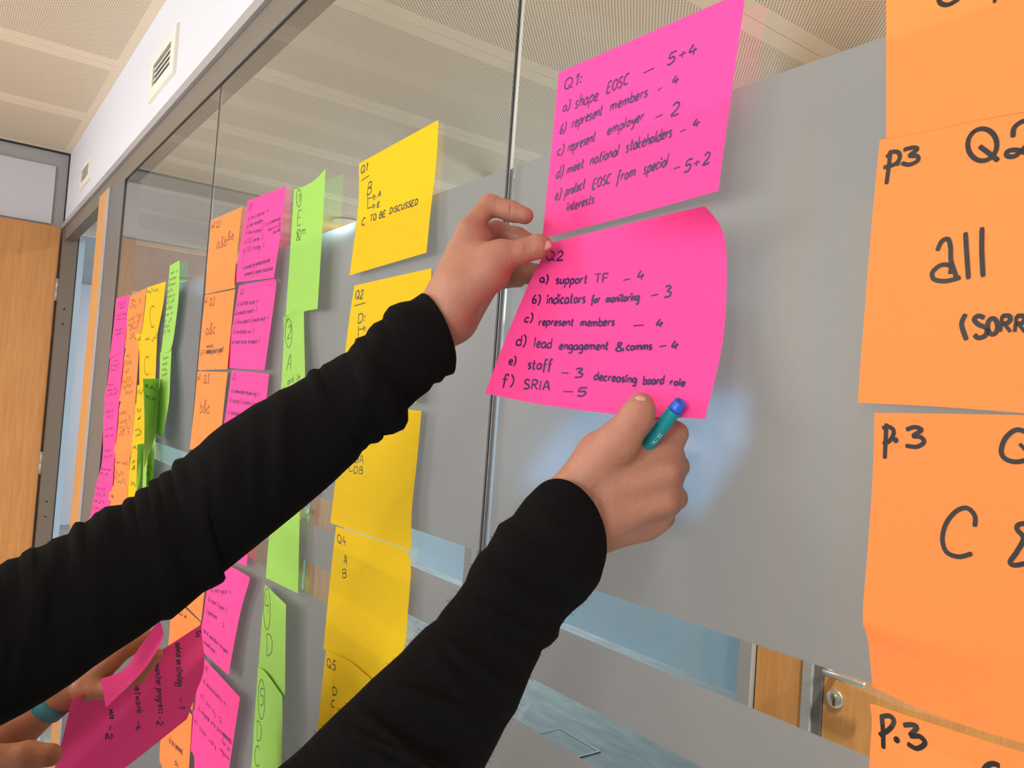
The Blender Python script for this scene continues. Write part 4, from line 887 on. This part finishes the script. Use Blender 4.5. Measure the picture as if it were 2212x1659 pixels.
LU = [(-330, 1380), (-160, 1290), (-60, 1240), (0, 1220), (16, 1209), (42, 1203), (49, 1193), (68, 1182), (80, 1183), (99, 1176), (113, 1164), (132, 1158), (148, 1153), (153, 1142), (162, 1128), (174, 1127), (183, 1129), (195, 1121), (204, 1109), (218, 1102),
      (226, 1095), (237, 1093), (263, 1090), (268, 1080), (277, 1074), (290, 1073), (293, 1062), (303, 1055), (321, 1051), (320, 1041), (329, 1035), (342, 1033), (346, 1024), (360, 1017), (370, 1015), (372, 1003), (378, 993), (397, 988), (411, 975), (430, 961), (451, 940),
      (479, 918), (509, 900), (545, 876), (575, 861), (602, 843), (628, 833), (662, 813), (666, 802), (676, 796), (690, 797), (697, 788), (715, 779), (736, 766), (751, 760), (757, 750), (765, 741), (769, 731), (789, 724), (796, 711), (807, 699), (826, 690), (829, 678), (840, 663),
      (861, 654), (885, 650), (906, 638)]
LL = [(-330, 1830), (-160, 1690), (-60, 1610), (0, 1568), (50, 1542), (101, 1512), (152, 1479), (202, 1441), (253, 1406), (304, 1373), (347, 1341), (370, 1338), (405, 1309), (440, 1279), (466, 1267), (482, 1258), (488, 1249), (483, 1237), (519, 1208), (560, 1175), (634, 1115),
      (688, 1070), (721, 1041), (748, 1015), (772, 993), (783, 974), (790, 970), (799, 959), (816, 957), (827, 948), (829, 941), (849, 938), (873, 927), (882, 909), (881, 883), (903, 862), (927, 844), (936, 829), (951, 826), (960, 814), (979, 808), (982, 793)]
ch_a(sleeve(LU, LL, [(0, .60), (.2, .63), (.55, .665), (1, .672)], pa, rim=0.0115, seed=3, n=430, m=56, deep=0.85, label='left black knitted sleeve, bunched at elbow and wrist'))
RU = [(470, 1830), (520, 1745), (560, 1694), (604, 1656), (645, 1622), (690, 1577), (723, 1544), (764, 1506), (801, 1469), (839, 1435), (868, 1409), (891, 1383), (917, 1357), (943, 1338), (958, 1316), (984, 1286), (1005, 1256), (1014, 1230), (1033, 1197), (1051, 1182), (1066, 1156),
      (1077, 1133), (1107, 1115), (1130, 1083), (1148, 1068)]
RL = [(800, 1965), (915, 1890), (985, 1790), (1022, 1715), (1048, 1656), (1070, 1614), (1092, 1570), (1115, 1536), (1130, 1499), (1148, 1454), (1163, 1424), (1171, 1404), (1189, 1394), (1206, 1376), (1210, 1354), (1222, 1336), (1236, 1322), (1262, 1300), (1276, 1284), (1288, 1268), (1292, 1250)]
ch_a(sleeve(RU, RL, [(0, .47), (.3, .495), (1, .535)], pa, rim=0.030, seed=8, folds=2.2, fuzz=3500, n=240, m=56, deep=0.85, label='right black knitted sleeve with soft folds at the wrist'))

# pen held in the right hand
pt, pb_ = J(1471, 868, .512), J(1404, 955, .5335)
pd = Vector(pb_-pt).normalized(); q_ = pd.to_track_quat('Z', 'Y').to_matrix().to_4x4()
pen = empty('pen', tuple(pt)); tag(pen, 'teal pen with a blue end plug held in the right hand', 'pen')
pen.matrix_world = Matrix.Translation(Vector(pt)) @ q_
TEAL = pbr('teal_plastic', lin(0, 140, 152), 0.25); BLUE = pbr('blue_plastic', lin(28, 96, 214), 0.3); PRINT = pbr('white_print', lin(225, 240, 240), 0.5)
r0 = 0.0049
lathe('barrel', [(0.0, 0.0075), (r0*0.96, 0.0075), (r0, 0.0082), (r0*1.02, 0.03), (r0, 0.125), (r0*0.7, 0.135), (0.0022, 0.142), (0, 0.143)], TEAL, pen, 40)
lathe('end_plug', [(0, 0.0012), (r0*0.45, 0.0012), (r0*0.5, 0.0), (r0*0.8, 0.0), (r0*0.9, 0.0008), (r0*0.9, 0.0042), (r0*0.96, 0.0045), (r0*0.96, 0.0075), (0, 0.0076)], BLUE, pen, 40)
def pen_text(word, z0, h, ang):
    V, F = [], []; x = 0.0; sc_ = h/10
    for c in word:
        wd, st = GL[c]
        for s_ in st:
            for i in range(len(s_)-1):
                (x0, y0), (x1, y1) = s_[i], s_[i+1]; dx, dy = x1-x0, y1-y0; L = math.hypot(dx, dy) or 1; nx_, ny_ = -dy/L*0.85, dx/L*0.85
                b = len(V)
                for px, py in ((x0+nx_, y0+ny_), (x1+nx_, y1+ny_), (x1-nx_, y1-ny_), (x0-nx_, y0-ny_)):
                    zz = z0-(x+px)*sc_; th = ang+(py-5)*sc_/r0
                    rr = r0*1.03; V.append((rr*math.cos(th), rr*math.sin(th), zz))
                F.append((b, b+1, b+2, b+3))
        x += wd+2.2
    return mesh('lettering', V, F, PRINT, pen)
lv = pen.matrix_world.inverted().to_3x3() @ (Vector(CAM)-Vector(pt)); A0 = math.atan2(lv.y, lv.x)
pl_ = pen_text('FRANCE', 0.0360, 0.0023, A0-0.55); pl_['label'] = 'small white word FRANCE on the barrel'

# ---- second person further along the partition, holding magenta notes
pb2 = empty('person', tuple(J(60, 1580, .92))); tag(pb2, 'second person with a teal wristband, hands holding magenta notes at lower left', 'person')
INV2 = Matrix.Translation(-pb2.location)
H2 = [C_((-150, 1745, .94, 56), (20, 1592, .93, 46), 8), C_((20, 1592, .93, 46), (108, 1513, .92, 38), 8), C_((108, 1513, .92, 38), (150, 1480, .92, 40), 10),
      C_((150, 1480, .92, 40), (190, 1476, .915, 38), 12), C_((150, 1462, .93, 34), (205, 1440, .93, 30), 12)]
H2 += chain((195, 1470, .915, 34), (240, 1428, .905, 20), (280, 1396, .91, 18), (318, 1375, .92, 15), k=6)
H2 += chain((180, 1488, .90, 24), (235, 1490, .895, 18), (296, 1458, .887, 18), (336, 1414, .885, 15), k=6)
H2 += chain((200, 1440, .94, 26), (250, 1405, .945, 18), (295, 1375, .95, 16), k=6)
H2 += chain((190, 1430, .95, 24), (235, 1395, .96, 17), (280, 1362, .96, 15), k=6)
H2b = chain((-190, 1700, .82, 60), (-110, 1665, .82, 54), k=10)
H2b += chain((-110, 1650, .815, 34), (-20, 1640, .81, 29), (60, 1632, .81, 28), (108, 1631, .81, 24), k=6) + chain((-110, 1690, .83, 34), (-10, 1705, .84, 28), (70, 1712, .85, 24), k=6) + chain((-120, 1730, .84, 34), (-20, 1760, .86, 26), (50, 1772, .87, 22), k=6)
H2b += chain((-120, 1755, .86, 30), (-40, 1800, .88, 23), (20, 1812, .89, 20), k=6) + chain((-130, 1640, .80, 36), (-80, 1600, .79, 27), k=6)
b2 = body_mesh('body', [(H2, 0.0016, 2), (H2b, 0.0016, 2)], SKIN2, pb2, flush=[(280, 1400, .9, 40, .4), (108, 1631, .80, 24, .3)]); b2.matrix_parent_inverse = INV2
# wristband: a closed band round the wrist
def band(a, b, ra, rb, mat, parent):
    A, B = Vector(J(*a)), Vector(J(*b)); d = (B-A).normalized(); s = d.orthogonal().normalized(); t = d.cross(s); n = 40; V, F = [], []
    for p, r in ((A, ra-0.001), (A, ra+0.0018), (B, rb+0.0018), (B, rb-0.001)):
        for k in range(n): V.append(p+(s*math.cos(2*math.pi*k/n)+t*math.sin(2*math.pi*k/n))*r)
    for i in range(4):
        for k in range(n): F.append((i*n+k, i*n+(k+1) % n, ((i+1) % 4)*n+(k+1) % n, ((i+1) % 4)*n+k))
    return mesh('wristband', V, F, mat, parent, True)
wbnd = band((97, 1523, .92), (123, 1501, .92), 0.0224, 0.0220, pbr('teal_rubber', lin(70, 140, 150), 0.6), pb2); wbnd.matrix_parent_inverse = INV2; wbnd['label'] = 'teal rubber wristband'
class Held(Note):
    def __init__(s, color, label, top, right, bottom, left, n=22):
        s.off = PX; s.V = []; s.F = []
        s.G = coons(*[[J(*p) for p in q] for q in (top, right, bottom, left)], n=n); s.build(color, label, None)
hm = Held('pink', 'held magenta note in shade at lower left, its writing turned sideways', [(155, 1512, .875), (235, 1474, .91), (340, 1410, .94), (434, 1349, .99)], [(434, 1349, .99), (441, 1440, 1.04), (424, 1495, 1.07), (404, 1553, 1.10)],
          [(95, 1760, 1.03), (190, 1712, 1.06), (271, 1658, 1.08), (404, 1553, 1.10)], [(155, 1512, .875), (137, 1588, .92), (120, 1650, .97), (95, 1760, 1.03)])
for t, x0, y0, x1, y1_, h in (('Q4', 425, 1362, 420, 1376, 10), ('advise on strategy', 379, 1388, 384, 1482, 15), ('-1', 385, 1505, 386, 1530, 13), ('monitor progress', 334, 1432, 343, 1540, 14), ('-2', 340, 1546, 338, 1566, 13),
                          ('network', 290, 1474, 296, 1540, 14), ('-4', 293, 1555, 291, 1577, 13), ('-2', 233, 1565, 228, 1598, 13), ('vote', 236, 1530, 238, 1552, 12)):
    hm.write(t, x0, y0, x1, y1_, h, 1.5, up=(h, h*0.1))
hm.done(INK_V)
hs = Held('pink', 'bent pink note pinched between the fingers above the held magenta note', [(217, 1467, .858), (268, 1446, .860), (300, 1400, .864), (345, 1338, .872)], [(345, 1338, .872), (353, 1366, .868), (350, 1386, .862)],
          [(229, 1528, .838), (286, 1474, .846), (318, 1438, .854), (350, 1386, .862)], [(217, 1467, .858), (222, 1494, .848), (229, 1528, .838)], n=14)
hs.done(INK_V)

# ---- the rest of both persons, beside the frame: torso, head, hair, trousers
def figure(parent, inv, sl, sr, head, face, seed, elbows=()):
    sl, sr, hd = np.array(sl), np.array(sr), np.array(head); mid = (sl+sr)/2; ax_ = (sr-sl)/np.linalg.norm(sr-sl); up = np.array([0, 0, 1.0])
    fw = np.array(face, float); fw /= np.linalg.norm(fw); sd = np.cross(fw, up)
    D = lambda x, z, y=0.0: np.array([mid[0], mid[1], 0])+ax_*x+fw*y+up*z
    zs = mid[2]
    P = [(sl, sr, .062, .062, .04), (D(-.10, zs-.10), D(.10, zs-.10), .105, .105, .05), (D(-.08, zs-.28), D(.08, zs-.28), .095, .095, .05), (D(-.09, zs-.45), D(.09, zs-.45), .10, .10, .05),
         (D(0, zs-.05), D(0, zs+.035, .01), .075, .058, .04)]
    for a, b in elbows: P.append((np.array(a), np.array(b), .058, .052, .03))
    V, F = sdf_surface(P, .007); V = relax(V, F, 3)
    o = mesh('sweater', V, [tuple(q) for q in F], KNIT, parent, True); o.matrix_parent_inverse = inv
    L = []
    for k in (-1, 1):
        L += [(D(k*.09, zs-.50), D(k*.10, .50), .095, .062, .03), (D(k*.10, .50), D(k*.11, .10), .062, .045, .02)]
    V, F = sdf_surface(L, .008); V = relax(V, F, 2); o = mesh('trousers', V, [tuple(q) for q in F], DENIM, parent, True); o.matrix_parent_inverse = inv
    for k in (-1, 1):
        V, F = sdf_surface([(D(k*.11, .05, -.03), D(k*.12, .038, .15), .05, .038, .03), (D(k*.11, .10), D(k*.11, .05), .042, .045, .02)], .006)
        V[:, 2] = np.maximum(V[:, 2], .002); o = mesh('shoe', V, [tuple(q) for q in F], GASKET, parent, True); o.matrix_parent_inverse = inv
    H = lambda x, y, z: hd+sd*x+fw*y+up*z
    hp = [(H(0, -.02, .03), H(0, .01, .02), .082, .078, .03), (H(0, .03, -.03), H(0, .045, -.075), .058, .036, .03), (H(0, -.015, -.06), D(0, zs+.01, .0), .052, .054, .03), (H(0, .088, .005), H(0, .108, -.022), .008, .011, .012),
          (H(-.03, .083, .028), H(.03, .083, .028), .010, .010, .012), (H(-.018, .083, -.052), H(.018, .083, -.052), .008, .008, .008), (H(-.079, 0, .015), H(-.081, -.008, -.02), .012, .009, .008), (H(.079, 0, .015), H(.081, -.008, -.02), .012, .009, .008)]
    V, F = sdf_surface(hp, .004); V = relax(V, F, 1)
    hair = [(H(0, -.03, .045), H(0, 0, .05), .092, .082, .03), (H(0, -.06, .0), H(0, -.065, -.12), .075, .055, .03), (H(-.07, -.03, .02), H(-.07, -.03, -.10), .03, .02, .03), (H(.07, -.03, .02), H(.07, -.03, -.10), .03, .02, .03)]
    hV, hF = sdf_surface(hair, .005); o = mesh('hair', hV, [tuple(q) for q in hF], HAIR, parent, True); o.matrix_parent_inverse = inv
    for k in (-1, 1):
        c = H(k*.031, .0775, .012); iV, iF = sdf_surface([(c+fw*.0082, c+fw*.0082+1e-5, .0045, .0045, .001)], .001); o = mesh('iris', iV, [tuple(q) for q in iF], HAIR, parent, True); o.matrix_parent_inverse = inv; eV, eF = sdf_surface([(c, c+1e-5, .0115, .0115, .001)], .002); o = mesh('eye', eV, [tuple(q) for q in eF], EYE, parent, True); o.matrix_parent_inverse = inv
    return V, F
DENIM = pbr('dark_trousers', lin(48, 50, 62), 0.9, bump=0.3, bscale=500); HAIR = pbr('brown_hair', lin(74, 52, 38), 0.6, bump=0.6, bscale=300); EYE = pbr('eye_white', lin(225, 222, 218), 0.2)
def add_part(o, V, F, arms):
    # joins the head to the hands: neck, then a bare arm inside each sleeve
    bm = bmesh.new(); bm.from_mesh(o.data); n0 = len(bm.verts)
    vs = [bm.verts.new(tuple(map(float, p))) for p in V]
    for q in F:
        f_ = bm.faces.new([vs[i] for i in q]); f_.smooth = True
    bm.verts.ensure_lookup_table(); old = np.array([v.co[:] for v in bm.verts[:n0]]); low = int(np.argmin(V[:, 2]))
    for path in arms:
        P = [Vector(p) for p in path]; rings = []
        for i, p in enumerate(P):
            d = (P[min(i+1, len(P)-1)]-P[max(i-1, 0)]).normalized(); s_ = d.orthogonal().normalized(); t_ = d.cross(s_)
            rings.append([bm.verts.new(p+(s_*math.cos(k*math.pi/5)+t_*math.sin(k*math.pi/5))*0.030) for k in range(10)])
        for i in range(len(rings)-1):
            for k in range(10): bm.faces.new((rings[i][k], rings[i][(k+1) % 10], rings[i+1][(k+1) % 10], rings[i+1][k])).smooth = True
        bm.verts.ensure_lookup_table(); h = bm.verts[int(np.argmin(np.linalg.norm(old-np.array(P[0]), axis=1)))]
        bm.faces.new((h, rings[0][0], rings[0][1])); bm.faces.new((vs[low], rings[-1][1], rings[-1][0]))
        bm.verts.ensure_lookup_table()
    bm.to_mesh(o.data); bm.free()
add_part(bd, *figure(pa, INV, (-.80, -.53, 1.37), (-.47, -.43, 1.34), (-.71, -.58, 1.56), (.25, 1, 0), 1, (((-.80, -.53, 1.37), (-.775, -.46, 1.405)), ((-.47, -.43, 1.34), tuple(J(650, 1870, .475))))), [(J(812, 820, .676), J(300, 1200, .65), (-.775, -.46, 1.405), (-.80, -.53, 1.37), (-.64, -.50, 1.40)), (J(1150, 1255, .535), J(826, 1660, .495), J(650, 1870, .475), (-.47, -.43, 1.34), (-.62, -.48, 1.40))])
add_part(b2, *figure(pb2, INV2, (-1.52, -.80, 1.37), (-1.20, -.92, 1.37), (-1.40, -.90, 1.59), (.3, 1, 0), 2, (((-1.52, -.80, 1.37), (-1.33, -.62, 1.20)), ((-1.33, -.62, 1.20), tuple(J(-150, 1745, .94))), ((-1.20, -.92, 1.37), (-1.12, -.70, 1.20)), ((-1.12, -.70, 1.20), tuple(J(-190, 1700, .82))))), [(J(-140, 1735, .94), (-1.33, -.62, 1.20), (-1.52, -.80, 1.37), (-1.40, -.88, 1.42)), (J(-180, 1695, .82), (-1.12, -.70, 1.20), (-1.20, -.92, 1.37), (-1.36, -.88, 1.42))])
